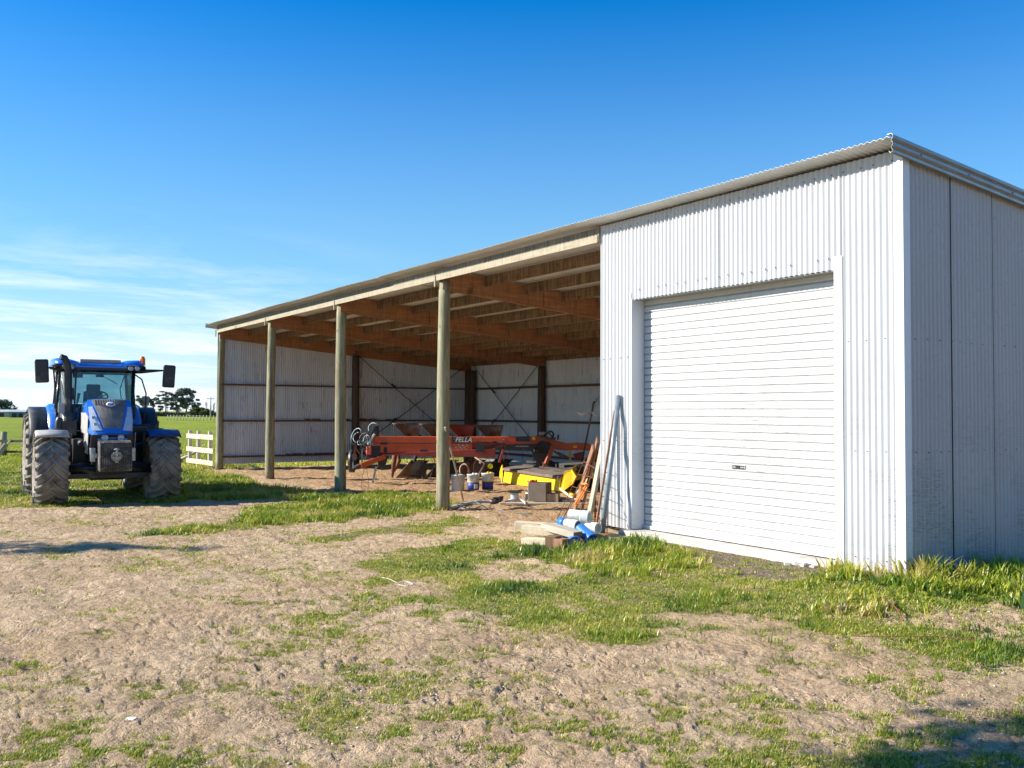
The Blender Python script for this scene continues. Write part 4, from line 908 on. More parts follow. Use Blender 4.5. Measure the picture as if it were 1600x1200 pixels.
gl([(-.78, 1.55, 2.08), (.78, 1.55, 2.08), (.73, 1.5, 2.78), (-.73, 1.5, 2.78)], 'rear_glass')
# roof
roof = bpy.data.objects.new('cab_roof', None); COL.objects.link(roof); roof.parent = T; roof.location = (0, 0, 0)
mb = MB(); rings = []
for y, w, zt, zb in ((-.14, .80, 2.94, 2.86), (-.08, .90, 3.00, 2.84), (.15, .95, 3.05, 2.84), (.8, .96, 3.08, 2.85), (1.5, .94, 3.06, 2.85), (1.72, .88, 3.0, 2.86)):
    P = [(-w+.05, zb), (-w, zb+.04), (-w+.02, zt-.03), (-w+.12, zt+.012), (-w+.32, zt+.0), (-.45, zt-.05), (.45, zt-.05), (w-.32, zt), (w-.12, zt+.012), (w-.02, zt-.03), (w, zb+.04), (w-.05, zb)]
    rings.append([(x, y, z) for x, z in P])
mb.loft(rings); mb.build('roof_shell', [M['blue']], roof)
mb = MB(); mb.bb((-.42, -.02, 2.97), (.42, 1.2, 3.045)); mb.build('roof_hatch', [M['dust']], roof, bevel=.012)
mb = MB(); mb.bb((-.84, -.12, 2.79), (.84, 1.6, 2.87)); mb.bb((-.93, -.15, 2.80), (-.52, .06, 2.92)); mb.bb((.52, -.15, 2.80), (.93, .06, 2.92)); mb.build('roof_underside', [M['blackgloss']], roof, bevel=.02)
for s in (-1, 1):
    for k, x in enumerate((.87, .74, .60)):
        mb = MB(); mb.lathe([(.05, .04), (.052, -.02), (.040, -.028), (.030, -.012), (.001, -.008)], (s*x, -.20, 2.862-.006*k), 'y', 18); mb.build('work_light', [M['lamp'] if k else M['blackgloss']], roof)
mb = MB(); mb.lathe([(.03, 2.98), (.03, 3.02), (.052, 3.025), (.056, 3.09), (.045, 3.15), (.001, 3.155)], (.90, .15, 0), 'z', 16, 0); mb.box((.90, -.02, 3.02), (.07, .05, .16)); mb.build('beacon', [M['ambermat']], T)
# exhaust and air intake
mb = MB(); mb.tube([(-.66, -.30, 1.80), (-.67, -.30, 2.2), (-.68, -.29, 2.72), (-.70, -.30, 2.93), (-.76, -.34, 3.04), (-.84, -.36, 3.06)], [.075, .08, .078, .072, .07, .066], 16, caps=False); mb.tube([(-.84, -.36, 3.06), (-.80, -.35, 3.055)], [.058, .05], 12); mb.build('exhaust', [M['black']], T)
mb = MB(); mb.tube([(-.64, -.30, 1.30), (-.65, -.30, 1.86)], .105, 16); mb.bb((-.90, -.42, 1.36), (-.50, -.12, 1.68)); mb.tube([(-.86, -.40, 1.30), (-.86, -.40, 1.66), (-.83, -.38, 1.74)], .07, 10); mb.tube([(-.55, -.28, 1.70), (-.52, -.26, 2.85)], .022, 8); mb.tube([(-.70, -.32, 2.02), (-.44, -.20, 2.02)], .03, 8); mb.build('exhaust_bracket', [M['black']], T, bevel=.012)
mb = MB(); mb.tube([(-.83, -.35, 2.86), (-.98, -.34, 2.88)], .03, 8); mb.tube([(-.98, -.34, 2.88), (-.90, .2, 2.5), (-.86, .55, 1.95)], .018, 6); mb.build('grab_rail', [M['black']], T)
mb = MB(); mb.tube([(-.80, -.30, 1.30), (-.80, -.28, 1.98)], .012, 6); mb.box((-.80, -.30, 1.96), (.13, .05, .20)); mb.build('marker_plate', [M['dust']], T, bevel=.01)
# mirrors
for s, x, zt, zb in ((-1, -1.14, 3.01, 2.50), (1, 1.40, 2.96, 2.44)):
    mr = bpy.data.objects.new('mirror', None); COL.objects.link(mr); mr.parent = T; mr.location = (0, 0, 0)
    mb = MB(); mb.box((x+s*.04, -.12, (zt+zb)/2), (.27, .09, zt-zb), Matrix.Rotation(s*.05, 3, 'Y')); mb.build('mirror_housing', [M['black']], mr, bevel=.035)
    mb = MB(); mb.box((x+s*.04, -.072, (zt+zb)/2), (.22, .012, zt-zb-.07)); mb.build('mirror_glass', [M['lamp']], mr)
    mb = MB(); mb.tube([(s*.72, -.02, 2.80), (s*.85, -.10, 2.80), (x-s*.10, -.12, 2.83)], [.055, .05, .02], 8); mb.tube([(x-s*.10, -.12, 2.83), (x, -.12, 2.83)], .015, 6); mb.build('mirror_arm', [M['black']], mr)
mb = MB(); mb.tube([(.72, -.05, 2.72), (.86, -.06, 2.62), (.96, -.05, 2.3), (.95, -.02, 1.9), (.88, .0, 1.5)], .016, 6); mb.build('hand_rail', [M['black']], T)
mb = MB(); mb.box((1.02, .35, 2.12), (.14, .06, .20)); mb.tube([(1.02, .35, 2.0), (1.0, .4, 1.85)], .015, 6); mb.build('marker_plate', [M['dust']], T, bevel=.015)
# tanks and steps
mb = MB(); mb.bb((.50, -.75, .55), (.86, .35, 1.20)); mb.bb((.45, -.35, 1.20), (1.02, .25, 1.60)); mb.build('fuel_tank', [M['blackgloss']], T, bevel=.04)
mb = MB(); mb.bb((-.86, -.75, .50), (-.50, .35, 1.20)); mb.build('battery_box', [M['black']], T, bevel=.04)
mb = MB()
for z in (.50, .80, 1.10): mb.bb((-1.15, -.20, z), (-.86, .12, z+.03))
mb.bb((-1.16, -.20, .48), (-1.13, -.17, 1.35)); mb.bb((-1.16, .10, .48), (-1.13, .13, 1.35)); mb.build('step', [M['silver']], T)
# interior
mb = MB(); mb.bb((-.24, .75, 1.62), (.24, 1.2, 1.78)); mb.prism([(-.24, 1.12, 1.76), (.24, 1.12, 1.76), (.20, 1.28, 2.36), (-.20, 1.28, 2.36)], (0, .10, 0)); mb.bb((-.15, 1.22, 2.34), (.15, 1.31, 2.52)); mb.bb((.26, .7, 1.85), (.36, 1.15, 1.93)); mb.bb((-.36, .7, 1.85), (-.26, 1.15, 1.93)); mb.build('seat', [M['fabric']], cab, bevel=.03)
mb = MB(); ring = []; q = Matrix.Rotation(math.radians(-32), 3, 'X'); cw = Vector((.0, .42, 2.22)); mb.tube([cw+q @ Vector((.21*math.cos(k*math.pi/12), .21*math.sin(k*math.pi/12), 0)) for k in range(25)], .018, 8, caps=False)
for k in range(3): a = k*2.094+1.57; mb.tube([cw+q @ Vector((0, 0, -.05)), cw+q @ Vector((.2*math.cos(a), .2*math.sin(a), 0))], .014, 6)
mb.tube([cw+q @ Vector((0, 0, -.04)), (0, .18, 1.55)], .04, 8); mb.build('steering_wheel', [M['black']], cab)
mb = MB(); mb.prism([(-.22, .05, 1.60), (.22, .05, 1.60), (.26, .12, 2.10), (.16, .16, 2.20), (-.16, .16, 2.20), (-.26, .12, 2.10)], (0, .18, 0)); mb.build('dashboard', [M['fabric']], cab, bevel=.03)
mb = MB(); mb.bb((-.60, .75, 2.15), (-.46, .85, 2.42)); mb.tube([(-.40, .7, 2.05), (-.36, .68, 2.30)], [.02, .035], 8); mb.bb((-.62, .6, 1.5), (-.42, 1.2, 2.02)); mb.tube([(.50, .3, 2.05), (.44, .2, 2.40), (.52, .1, 2.72)], .012, 6); mb.box((-.45, .10, 2.70), (.20, .06, .13)); mb.box((.0, .10, 2.70), (.16, .05, .09)); mb.tube([(.0, -.06, 2.70), (.35, -.09, 2.50)], .008, 6); mb.build('cab_controls', [M['fabric']], cab, bevel=.01)
# ================================================================ IMPLEMENTS in the shed (local: x to the right of the picture, +y away from it)
IO = Vector((-16.39, 1.64, -.33)); IA = math.atan2(.8325, .554)
def IX(px, py, d=0.0, z0=24.1):
    sc = CAM_F/(z0+d); ox = 581+(800-581)*(1-z0/(z0+d))
    gy = 645+(757-645)*z0/(z0+d)
    return ((px-ox)/sc, d, (gy-py)/sc)
mw = empty('mower', IO, IA, 'long orange mower drawbar with FELLA lettering carrying a yellow cutter deck in the open bays', 'mower')
def quad(poly, th, d): return [IX(px, py, d) for px, py in poly], (0, th, 0)
mb = MB(); p, v = quad([(583, 681), (585, 680), (768, 680), (785, 680), (785, 687), (738, 688), (738, 706), (590, 706), (583, 694)], .30, 0); mb.prism(p, v); mb.build('drawbar', [M['orange']], mw, bevel=.012)
mb = MB(); mb.bb((IX(583, 690)[0], -.006, IX(0, 690.8)[2]), (IX(738, 690)[0], .0, IX(0, 690)[2])); mb.build('drawbar_seam', [M['gap']], mw)
mb = MB(); a = IX(592, 709); b = IX(774, 706); mb.prism([IX(592, 708, -.03), IX(640, 705, -.03), IX(774, 698, -.03), IX(774, 712, -.03), IX(700, 711, -.03), IX(592, 709, -.03)], (0, .3, 0)); mb.build('lower_beam', [M['red']], mw, bevel=.01)
for (px, py, w, h) in ((599.5, 691, 5.5, 1.4), (602, 701, 2.6, 4), (589, 700, 3, 4), (662, 703, 6, 3)):
    mb = MB(); mb.box((IX(px, py)[0], -.004, IX(px, py)[2]), (w/30, .006, h/30)); mb.build('slot', [M['gap'] if px < 650 else M['dark']], mw, bevel=.002)
# lettering
def text(s, size, mat, parent, loc, rot, name='lettering', ext=.004, shear=.25):
    cu = bpy.data.curves.new(name, 'FONT'); cu.body = s; cu.size = size; cu.extrude = ext; cu.shear = shear; cu.offset = size*.02
    to = bpy.data.objects.new('tmp', cu); COL.objects.link(to); dg = bpy.context.evaluated_depsgraph_get(); me = bpy.data.meshes.new_from_object(to.evaluated_get(dg)); bpy.data.objects.remove(to)
    me.materials.clear(); me.materials.append(mat); o = bpy.data.objects.new(name, me); COL.objects.link(o); o.parent = parent; o.location = loc; o.rotation_euler = rot; return o
x, _, z = IX(706, 688.5); mb = MB(); mb.bb((x-.01, -.010, z-.01), (IX(735, 0)[0], -.001, z+.145)); mb.build('decal', [M['black']], mw)
text('FELLA', .165, M['white'], mw, (x+.085, -.018, z+.01), (math.pi/2, 0, 0))
mb = MB(); mb.lathe([(.055, -.012), (.055, -.018), (.036, -.018), (.036, -.012)], (x+.03, 0, z+.068), 'y', 18, closed=True); mb.build('emblem', [M['white']], mw)
x, _, z = IX(720, 699); mb = MB()
for k in range(6):
    for j in range(4):
        if (k+j) % 2: continue
        mb.prism([(x-.16+.055*k+.01*j, -.005, z-.10+j*.055), (x-.12+.055*k+.01*j, -.005, z-.09+j*.055), (x-.13+.055*k+.01*j, -.005, z-.045+j*.055), (x-.17+.055*k+.01*j, -.005, z-.055+j*.055)], (0, -.003, 0))
mb.build('chevron_decal', [M['dust']], mw)
# hitch end: jack stand, drawbar eye, hoses
mb = MB(); mb.beam(IX(588, 727, .05), IX(581, 757, .05), .07, .05); mb.box(IX(581, 757.5, .05), (.22, .22, .03)); mb.build('jack_stand', [M['steel']], mw, bevel=.006)
mb = MB(); mb.beam(IX(564, 726, -.15), IX(602, 711, .0), .10, .13); mb.build('hitch_arm', [M['orange']], mw, bevel=.012)
mb = MB(); mb.prism([IX(590, 711), IX(606, 711), IX(600, 728), IX(590, 730)], (0, .2, 0)); mb.box(IX(584, 704, .1), (.35, .25, .3)); mb.tube([IX(551, 731, .0), IX(557, 728), IX(564, 724), IX(574, 722)], [.05, .06, .05, .06], 8); mb.build('hitch_bracket', [M['dark']], mw, bevel=.01)
mb = MB(); mb.prism([IX(585, 664, .1), IX(590, 663, .1), IX(591, 681, .1), IX(582, 684, .1), IX(579, 676, .1)], (0, .12, 0)); mb.build('hose_bracket', [M['dark']], mw)
mb = MB(); mb.beam(IX(574, 693, .0), IX(585, 676, .0), .10, .05); mb.build('hose_shield', [M['white']], mw, bevel=.01)
mb = MB(); mb.box(IX(576, 702, -.02), (.14, .12, .22)); mb.build('hitch_block', [M['pinkred']], mw, bevel=.03)
def loop(cx, cy, rx, ry, a0, a1, d=0, n=18, tilt=0):
    P = []
    for i in range(n+1):
        a = math.radians(a0+(a1-a0)*i/n); u, w = rx*math.cos(a), ry*math.sin(a); c, s_ = math.cos(tilt), math.sin(tilt); P.append(IX(cx+u*c-w*s_, cy+u*s_+w*c, d+.05*math.sin(a*2)))
    return P
mb = MB()
mb.tube(loop(556, 680, 7, 13, 60, 330, 0, tilt=.35), .014, 6); mb.tube(loop(560, 682, 9, 8, 0, 300, .05, tilt=-.5), .012, 6); mb.tube(loop(566, 687, 9, 5, 10, 250, -.05, tilt=-.6), .012, 6); mb.tube(loop(583, 668, 8, 9, 150, 330, .05), .013, 6); mb.tube(loop(573, 690, 6, 12, 180, 420, -.1), .012, 6)
mb.build('hydraulic_hose', [M['galv']], mw)
mb = MB(); mb.tube(loop(570, 686, 9, 11, 0, 360, .1), .014, 6); mb.tube([IX(562, 690), IX(571, 700), IX(580, 694)], .02, 6); mb.tube([IX(575, 672), IX(570, 690), IX(577, 704)], .014, 6); mb.build('hydraulic_hose', [M['black']], mw)
mb = MB(); mb.beam(IX(553, 696, -.1), IX(565, 711, -.1), .03, .03); mb.beam(IX(552, 708, -.1), IX(556, 694, -.1), .03, .03); mb.build('linkage', [M['red']], mw)
mb = MB(); mb.beam(IX(566, 724, -.1), IX(565, 700, -.1), .035, .035); mb.build('linkage', [M['galv']], mw)
mb = MB(); mb.lathe([(.27, -.05), (.30, -.06), (.30, .06), (.27, .05)], IX(550, 719, .5), 'x', 26, closed=True); mb.lathe([(.15, -.04), (.001, -.04)], IX(550, 719, .5), 'x', 16); mb.build('wheel', [M['black']], mw)
mb = MB(); mb.prism([IX(549, 709, .2), IX(556, 708, .2), IX(557, 715, .2), IX(551, 718, .2)], (0, .1, 0)); mb.build('guard', [M['mould']], mw)
# swing frame to the cutter deck
mb = MB(); mb.prism([IX(785, 679, .05), IX(827, 680, .05), IX(845, 678, .05), IX(848, 690, .05), IX(830, 691, .05), IX(785, 688, .05)], (0, .22, 0)); mb.build('boom', [M['orange']], mw, bevel=.015)
mb = MB(); rings = []
for px, ya, yb in ((838, 678, 694), (856, 680, 696), (872, 686, 700), (886, 690, 701), (905, 689, 700), (920, 690, 701), (928, 693, 706), (934, 700, 716), (938, 708, 726), (945, 716, 736)):
    a = IX(px, ya, .1); b = IX(px, yb, .1); rings.append([a, b, (b[0], b[1]+.24, b[2]), (a[0], a[1]+.24, a[2])])
mb.loft(rings, smooth=False); mb.build('boom_arm', [M['orange']], mw, bevel=.01)
mb = MB(); mb.prism([IX(806, 679.5, .03), IX(828, 678.5, .03), IX(828, 687, .03), IX(806, 687.5, .03)], (0, .05, 0)); mb.build('boom_plate', [M['black']], mw)
mb = MB(); mb.beam(IX(790, 692, .1), IX(836, 694, .1), .16, .14); mb.build('boom_link', [M['dark']], mw); mb = MB(); mb.beam(IX(790, 689.5, .0), IX(840, 688.5, 0), .1, .07); mb.build('boom_link', [M['red']], mw)
mb = MB(); mb.beam(IX(752, 697, .05), IX(842, 700, .1), .09, .09); mb.box(IX(750, 697, .0), (.22, .2, .22)); mb.build('drive_shaft', [M['black']], mw)
mb = MB(); mb.beam(IX(806, 694.5, .03), IX(826, 694.5, .03), .06, .03); mb.build('cylinder', [M['galv']], mw)
mb = MB(); mb.tube([IX(847, 702, .0), IX(847, 702, .4)], .26, 20); mb.box(IX(846, 700, .2), (.45, .3, .4)); mb.beam(IX(842, 704, .1), IX(843, 728, .1), .14, .16); mb.tube(loop(846, 699, 7, 6, 0, 300, -.05), .03, 6); mb.tube(loop(839, 699, 4, 5, 0, 360, -.08), .02, 6); mb.build('gearbox', [M['dark']], mw, bevel=.01)
mb = MB(); mb.beam(IX(864, 694, -.1), IX(853, 723, -.15), .12, .10); mb.box(IX(852, 724, -.15), (.12, .12, .12)); mb.build('lift_ram', [M['orange']], mw, bevel=.012)
mb = MB(); mb.beam(IX(787, 700, -.05), IX(780, 720, -.05), .09, .07); mb.beam(IX(794, 707, -.05), IX(786, 717, -.05), .03, .03); mb.build('lift_ram', [M['red']], mw, bevel=.01)
mb = MB(); mb.tube(loop(860, 676, 5, 5, 200, 400, .1), .025, 6); mb.tube([IX(850, 677, .05), IX(857, 672, .05), IX(864, 681, .05)], .02, 6); mb.tube([IX(872, 684, .1), IX(872.5, 676, .1)], .025, 6); mb.tube(loop(777, 701, 12, 9, 200, 330, .05), .014, 6); mb.box(IX(855, 682, .0), (.45, .2, .05)); mb.build('hydraulic_hose', [M['black']], mw)
mb = MB(); mb.box(IX(847, 674.5, .2), (.17, .1, .08)); mb.build('tag_plate', [M['dust']], mw)
for px, py, w, h in ((784, 684, .13, .05), (834, 682.5, .08, .08), (899, 695, .09, .05)):
    mb = MB(); mb.box(IX(px, py, .035 if px < 850 else .09), (w, .012, h)); mb.build('sticker', [M['yellow'] if px > 800 else M['palewood']], mw)
# cutter deck: yellow front skirt, dusty canvas top, folded end panels. corners from ground points
def GL(px, py, z):        # world point over the ground point under pixel -> local
    p = at(px, py); w = Vector((p.x, p.y, gz(p.x, p.y)+z)) ; q = w-IO; c, s_ = math.cos(-IA), math.sin(-IA); return Vector((q.x*c-q.y*s_, q.x*s_+q.y*c, q.z))
A0, A1 = GL(786, 755, .02), GL(873, 769, .02); ax = (A1-A0).normalized(); back = Vector((-ax.y, ax.x, 0)).normalized(); Hh = Vector((0, 0, .37))
mb = MB(); mb.prism([A0, A1, A1+Hh*.92+back*.05, A0+Hh+back*.05], back*.03); mb.build('skirt', [M['yellow']], mw, bevel=.006)
t0, t1 = A0+Hh+back*.0+Vector((0, 0, .01)), A1+Hh*.92+Vector((0, 0, .01)); n = 10; rings = []
mb = MB()
for i in range(n+1):
    p = t0.lerp(t1, i/n); rings.append([p-back*.03-Vector((0, 0, .05)), p-back*.02+Vector((0, 0, .01+.01*math.sin(i*1.7))), p+back*.35+Vector((0, 0, .06+.02*math.sin(i*2.3))), p+back*.75+Vector((0, 0, .07+.03*math.sin(i*1.1))), p+back*.75+Vector((0, 0, .02)), p+back*.3+Vector((0, 0, .0))])
mb.loft(rings, smooth=False); mb.build('canvas_cover', [M['tarp']], mw)
mb = MB(); c0 = t0+back*.62+Vector((0, 0, .07)); c1 = t1+back*.62+Vector((0, 0, .07))
mb.beam(c0.lerp(c1, .02), c0.lerp(c1, .98), .16, .08); mb.beam(c0.lerp(c1, .0)+back*.35+Vector((0, 0, .1)), c0.lerp(c1, .8)+back*.35+Vector((0, 0, .04)), .14, .14); mb.build('deck_frame', [M['dark']], mw, bevel=.01)
mb = MB(); mb.beam(c0.lerp(c1, .0)+back*.1+Vector((0, 0, .10)), c0.lerp(c1, .32)+back*.3+Vector((0, 0, .15)), .07, .07); mb.beam(c0.lerp(c1, .35)-back*.2+Vector((0, 0, -.02)), c0.lerp(c1, .85)-back*.2+Vector((0, 0, -.04)), .1, .06); mb.beam(c0.lerp(c1, .55)+back*.2+Vector((0, 0, .12)), c0.lerp(c1, .9)+back*.25+Vector((0, 0, .22)), .05, .05); mb.build('deck_bar', [M['dark']], mw)
# folded end flap
e = A1+ax*.0; dn = Vector((0, 0, 1))
mb = MB(); q0 = GL(875, 770, .05); f1 = [q0-ax*.02, q0+ax*.10-Vector((0, 0, .02)), q0+ax*.20+back*.22+dn*.16, q0+ax*.24+back*.3+dn*.34, q0+ax*.12+back*.25+dn*.50, q0+ax*.03+back*.1+dn*.46]
mb.prism(f1, back*.025); mb.build('end_flap', [M['yellow']], mw, bevel=.004)
mb = MB(); g0 = q0+ax*.12+back*.25+dn*.50; g1 = GL(906, 757, .52); g2 = GL(920, 757, .25); g3 = q0+ax*.24+back*.32+dn*.24
mb.prism([g0, g1, g2, g3], dn*.02); mb.prism([g0, g1, g1+dn*.04, g0+dn*.04], back*.02); mb.build('rear_flap', [M['yellow']], mw, bevel=.004)
mb = MB(); s0 = t0-ax*.12; mb.prism([s0+dn*.05, s0-ax*.10-dn*.1, s0-ax*.12-dn*.25, s0-ax*.02-dn*.30, s0+ax*.02-dn*.42, s0+ax*.08-dn*.2, s0+ax*.06+dn*.1], back*.02); mb.build('end_flap', [M['yellow']], mw)
mb = MB(); k0 = GL(886, 762, 0); mb.prism([k0, GL(932, 765, 0), GL(932, 765, .30), GL(908, 762, .28), k0+dn*.2], back*.4); mb.build('deck_underside', [M['gap']], mw)
mb = MB(); mb.prism([IX(889.5, 701, .5), IX(893, 701, .5), IX(893, 719, .5), IX(889.5, 719, .5)], (0, .04, 0)); mb.build('upright', [M['yellow']], mw)
mb = MB(); mb.prism([IX(896, 707, .6), IX(911, 703, .6), IX(912, 717, .6), IX(900, 716, .6)], (0, .2, 0)); mb.build('shield', [M['red']], mw)
mb = MB(); mb.beam(IX(872, 704, .6), IX(888, 712, .6), .05, .05); mb.beam(IX(866, 702, .6), IX(882, 713, .6), .05, .05); mb.build('deck_bar', [M['mould']], mw)
# hazard plate
hp_ = empty('warning_board', (0, 0, 0), 0, 'yellow warning board with a red diagonal stripe behind the yellow cutter deck', 'warning board')
p = at(920, 762); hp_.location = (p.x, p.y, p.z); hp_.rotation_euler = (0, 0, IA)
mb = MB(); sc = 24.5/CAM_F; mb.bb((-.12, 0, .10), (.12, .02, .46)); mb.build('plate', [M['fluoro']], hp_)
mb = MB(); mb.prism([(-.06, -.004, .10), (.03, -.004, .10), (.09, -.004, .46), (.0, -.004, .46)], (0, .003, 0)); mb.build('stripe', [M['pinkred']], hp_)
mb = MB(); mb.tube([(0, .03, -.02), (0, .03, .3)], .02, 6); mb.build('stake', [M['black']], hp_)
# plough behind, its mouldboards above and below the mower drawbar
pl = empty('plough', IO, IA, 'rusty reversible plough with curved mouldboards standing behind the orange drawbar', 'plough')
D = 1.7
mb = MB(); mb.beam(IX(600, 690, D), IX(800, 694, D+.4), .16, .16); mb.build('frame', [M['red']], pl, bevel=.01)
def mould(px, top, d, w=46, h=22, mat=M['mould']):
    mb = MB(); nx, nz = 9, 5; V = []
    for j in range(nz+1):
        v = j/nz
        for i in range(nx+1):
            u = i/nx
            # wide curved lip narrowing to the leg
            xx = px+(u*w-w*.12)*(1-.62*v)+v*w*.42; yy = (top+h*v+3*u*(1-v)*0) if top < 690 else (top-h*v)
            dd_ = d+.35*math.sin(u*2.2)*(1-.3*v)+.25*v*v
            a = IX(xx, yy, dd_); V.append(a)
    F = [(j*(nx+1)+i, j*(nx+1)+i+1, (j+1)*(nx+1)+i+1, (j+1)*(nx+1)+i) for j in range(nz) for i in range(nx)]
    mb.add(V, F, 0, True); mb.build('mouldboard', [mat], pl, solid=.012, fixn=False)
    mb = MB(); s_ = 1 if top < 690 else -1; mb.beam(IX(px+w*.45, top+s_*h*.8, d+.3), IX(px+w*.62, 690, d+.2), .10, .05); mb.build('leg', [M['dark']], pl)
    mb = MB(); mb.prism([IX(px+w*.35, top+s_*h*.15, d+.45), IX(px+w*.95, top+s_*h*.98, d+.5), IX(px+w*.40, top+s_*h*.98, d+.5)], (0, .03, 0)); mb.build('landside', [M['dark']], pl)
for k, px in enumerate((618, 660, 702, 746)): mould(px, 659.5+k*.8, D+.1*k, mat=M['mould'] if k != 2 else M['red'])
for k, px in enumerate((632, 678, 722, 764)): mould(px-8, 745-k*.8, D+.1*k, 50, 28, M['dark'] if k % 2 else M['mould'])
mb = MB(); mb.tube([IX(617, 706, D-.6), IX(615, 725, D-.6), IX(613, 744, D-.5)], [.07, .06, .03], 8); mb.tube([IX(620, 706, D-.4), IX(624, 718, D-.4), IX(616, 735, D-.4)], [.06, .05, .03], 8); mb.build('coulter_leg', [M['rust']], pl)
mb = MB(); mb.lathe([(.26, -.02), (.27, 0), (.26, .02)], IX(755, 728, D-.5), 'y', 24, closed=True); mb.build('disc', [M['dark']], pl); mb = MB(); mb.lathe([(.22, 0), (.001, .02)], IX(655, 730, D-.3), 'y', 24); mb.build('disc', [M['dark']], pl)
mb = MB(); mb.tube(loop(726, 733, 7, 10, 120, 380, D-.4), .03, 6); mb.tube([IX(742, 712, D-.5), IX(758, 722, D-.6), IX(748, 740, D-.6)], .03, 6); mb.build('spring', [M['mould']], pl)
mb = MB(); mb.lathe([(.07, 0), (.001, -.02)], IX(766, 726, D-.7), 'y', 14); mb.build('reflector', [M['fluoro']], pl)

# electric fence standards stuck in the dirt floor
def standard(px, py, topx, topy, mat, label, hook=1):
    p = at(px, py); Z = (p-CPOS).dot(FW); sc = Z/CAM_F; rx = RT.copy(); rx.z = 0; rx.normalize()
    o = empty('fence_standard', p, IA, label, 'fence stake', 'pigtail fence standards in the shed floor')
    h = (py-topy)*sc; dx = (topx-px)*sc; mb = MB(); mb.tube([(0, 0, -.05), (dx*.85, 0, h*.72)], .009, 6); mb.build('rod', [M['galv']], o)
    mb = MB(); P = [(dx*.85, 0, h*.72), (dx*.95, 0, h*.86)]+[(dx+.045*math.sin(a)*hook, .01*a, h*.93+.045*math.cos(a)) for a in np.linspace(3.1, -2.0, 12)]; mb.tube(P, .015, 6); mb.build('pigtail_grip', [mat], o)
standard(654, 748, 652, 724, M['white'], 'fence standard with white pigtail grip left of the tallest post')
standard(659, 750, 661, 714, M['ropeorange'], 'fence standard with orange pigtail grip, tallest of the three')
standard(670, 750, 680, 714, M['pinkred'], 'leaning fence standard with pink grip just left of the wooden post', -1)
# wire stand near the second post
p = at(570, 765); ws = empty('wire_stand', p, IA, 'thin rusty wire stand in the grass beside the shed post', 'wire stand'); mb = MB()
for dx in (-.08, .08): mb.tube([(dx, 0, -.05), (dx*1.1, .05, .18), (dx*.3, .05, .55)], .006, 5)
mb.tube([(-.088, .05, .18), (.088, .05, .18)], .005, 5); mb.build('wire_frame', [M['rust']], ws)
# leaning rod on the third front post
p = at(725, 786); o = empty('leaning_rod', p, 0, 'weathered wooden rod leaning against the nearest post', 'rod'); tgt = Vector((-2*BAY+.13, .04, 1.30))-p; mb = MB(); mb.tube([(0, 0, -.02), tgt*.5+Vector((.01, 0, .01)), tgt], [.016, .02, .018], 8); mb.build('shaft', [M['greywood']], o)
mb = MB(); mb.tube([(0, 0, -.03), (tgt.x*.1, tgt.y*.1, tgt.z*.13)], .012, 8); mb.build('tip', [M['rust']], o)

# buckets
def bucket(px, py, r, h, body, label, lab=None, lab2=None, lid=True, extra=None):
    p = at(px, py); o = empty('bucket', p, IA, label, 'bucket', 'plastic buckets lined up in the shed')
    mb = MB(); mb.lathe([(.001, 0), (r*.86, 0), (r*.9, .012), (r, h*.93), (r*1.05, h*.935), (r*1.05, h*.97), (r, h), (r*.95, h), (r*.93, h*.9)] + ([] if lid else [(r*.83, .03), (.001, .03)]), (0, 0, 0), 'z', 28); mb.build('pail', [body], o)
    if lid: mb = MB(); mb.lathe([(r*1.06, h*.955), (r*1.06, h*1.005), (r*.9, h*1.01), (r*.86, h*.985), (.001, h*.985)], (0, 0, 0), 'z', 28); mb.build('lid', [M['silver']], o)
    if lab:
        mb = MB(); n = 20
        for (z0, z1, mi_) in ((.05, .50, 0), (.50, .56, 1)):
            vs = []
            for k in range(n+1):
                a = -math.pi+math.pi*(k/n); 
                for z in (z0, z1): rr_ = r*(.9+.1*z)*1.006; vs.append((rr_*math.cos(a), rr_*math.sin(a), h*z))
            mb.add(vs, [(2*k, 2*k+2, 2*k+3, 2*k+1) for k in range(n)], mi_, True)
        mb.build('label', [lab, M['yellow']], o, solid=.001, fixn=False)
        mb = MB(); mb.box((r*.45, -r*.86, h*.27), (.09, .01, .11), Matrix.Rotation(.48, 3, 'Z')); mb.build('label_panel', [lab2 or M['white']], o)
    if extra is not None: mb = MB(); mb.tube([(.0, .02, h*.98), (.02, 0, h*1.07)], .035, 10); mb.tube([(.05, .0, h*1.0), (.10, -.02, h*1.03)], .022, 8); mb.build('spout', [extra], o)
    mb = MB(); mb.tube([(r*1.04*math.cos(a), r*1.04*math.sin(a), h*.9-.10*math.sin(-a)) for a in np.linspace(-.05, -math.pi+.05, 14)], .004, 5); mb.build('bail', [M['silver']], o)
    return o
bucket(715.5, 768, .165, .40, M['greybucket'], 'plain grey lidded bucket nearest the post')
bucket(739.5, 766, .15, .39, M['white'], 'white bucket with a blue label, middle of the three', M['labelblue'], M['white'], extra=M['white'])
bucket(762, 765.5, .15, .41, M['white'], 'white bucket with a purple label and yellow spout, right of the three', M['labelpurple'], M['labelblue'], extra=M['yellow'])
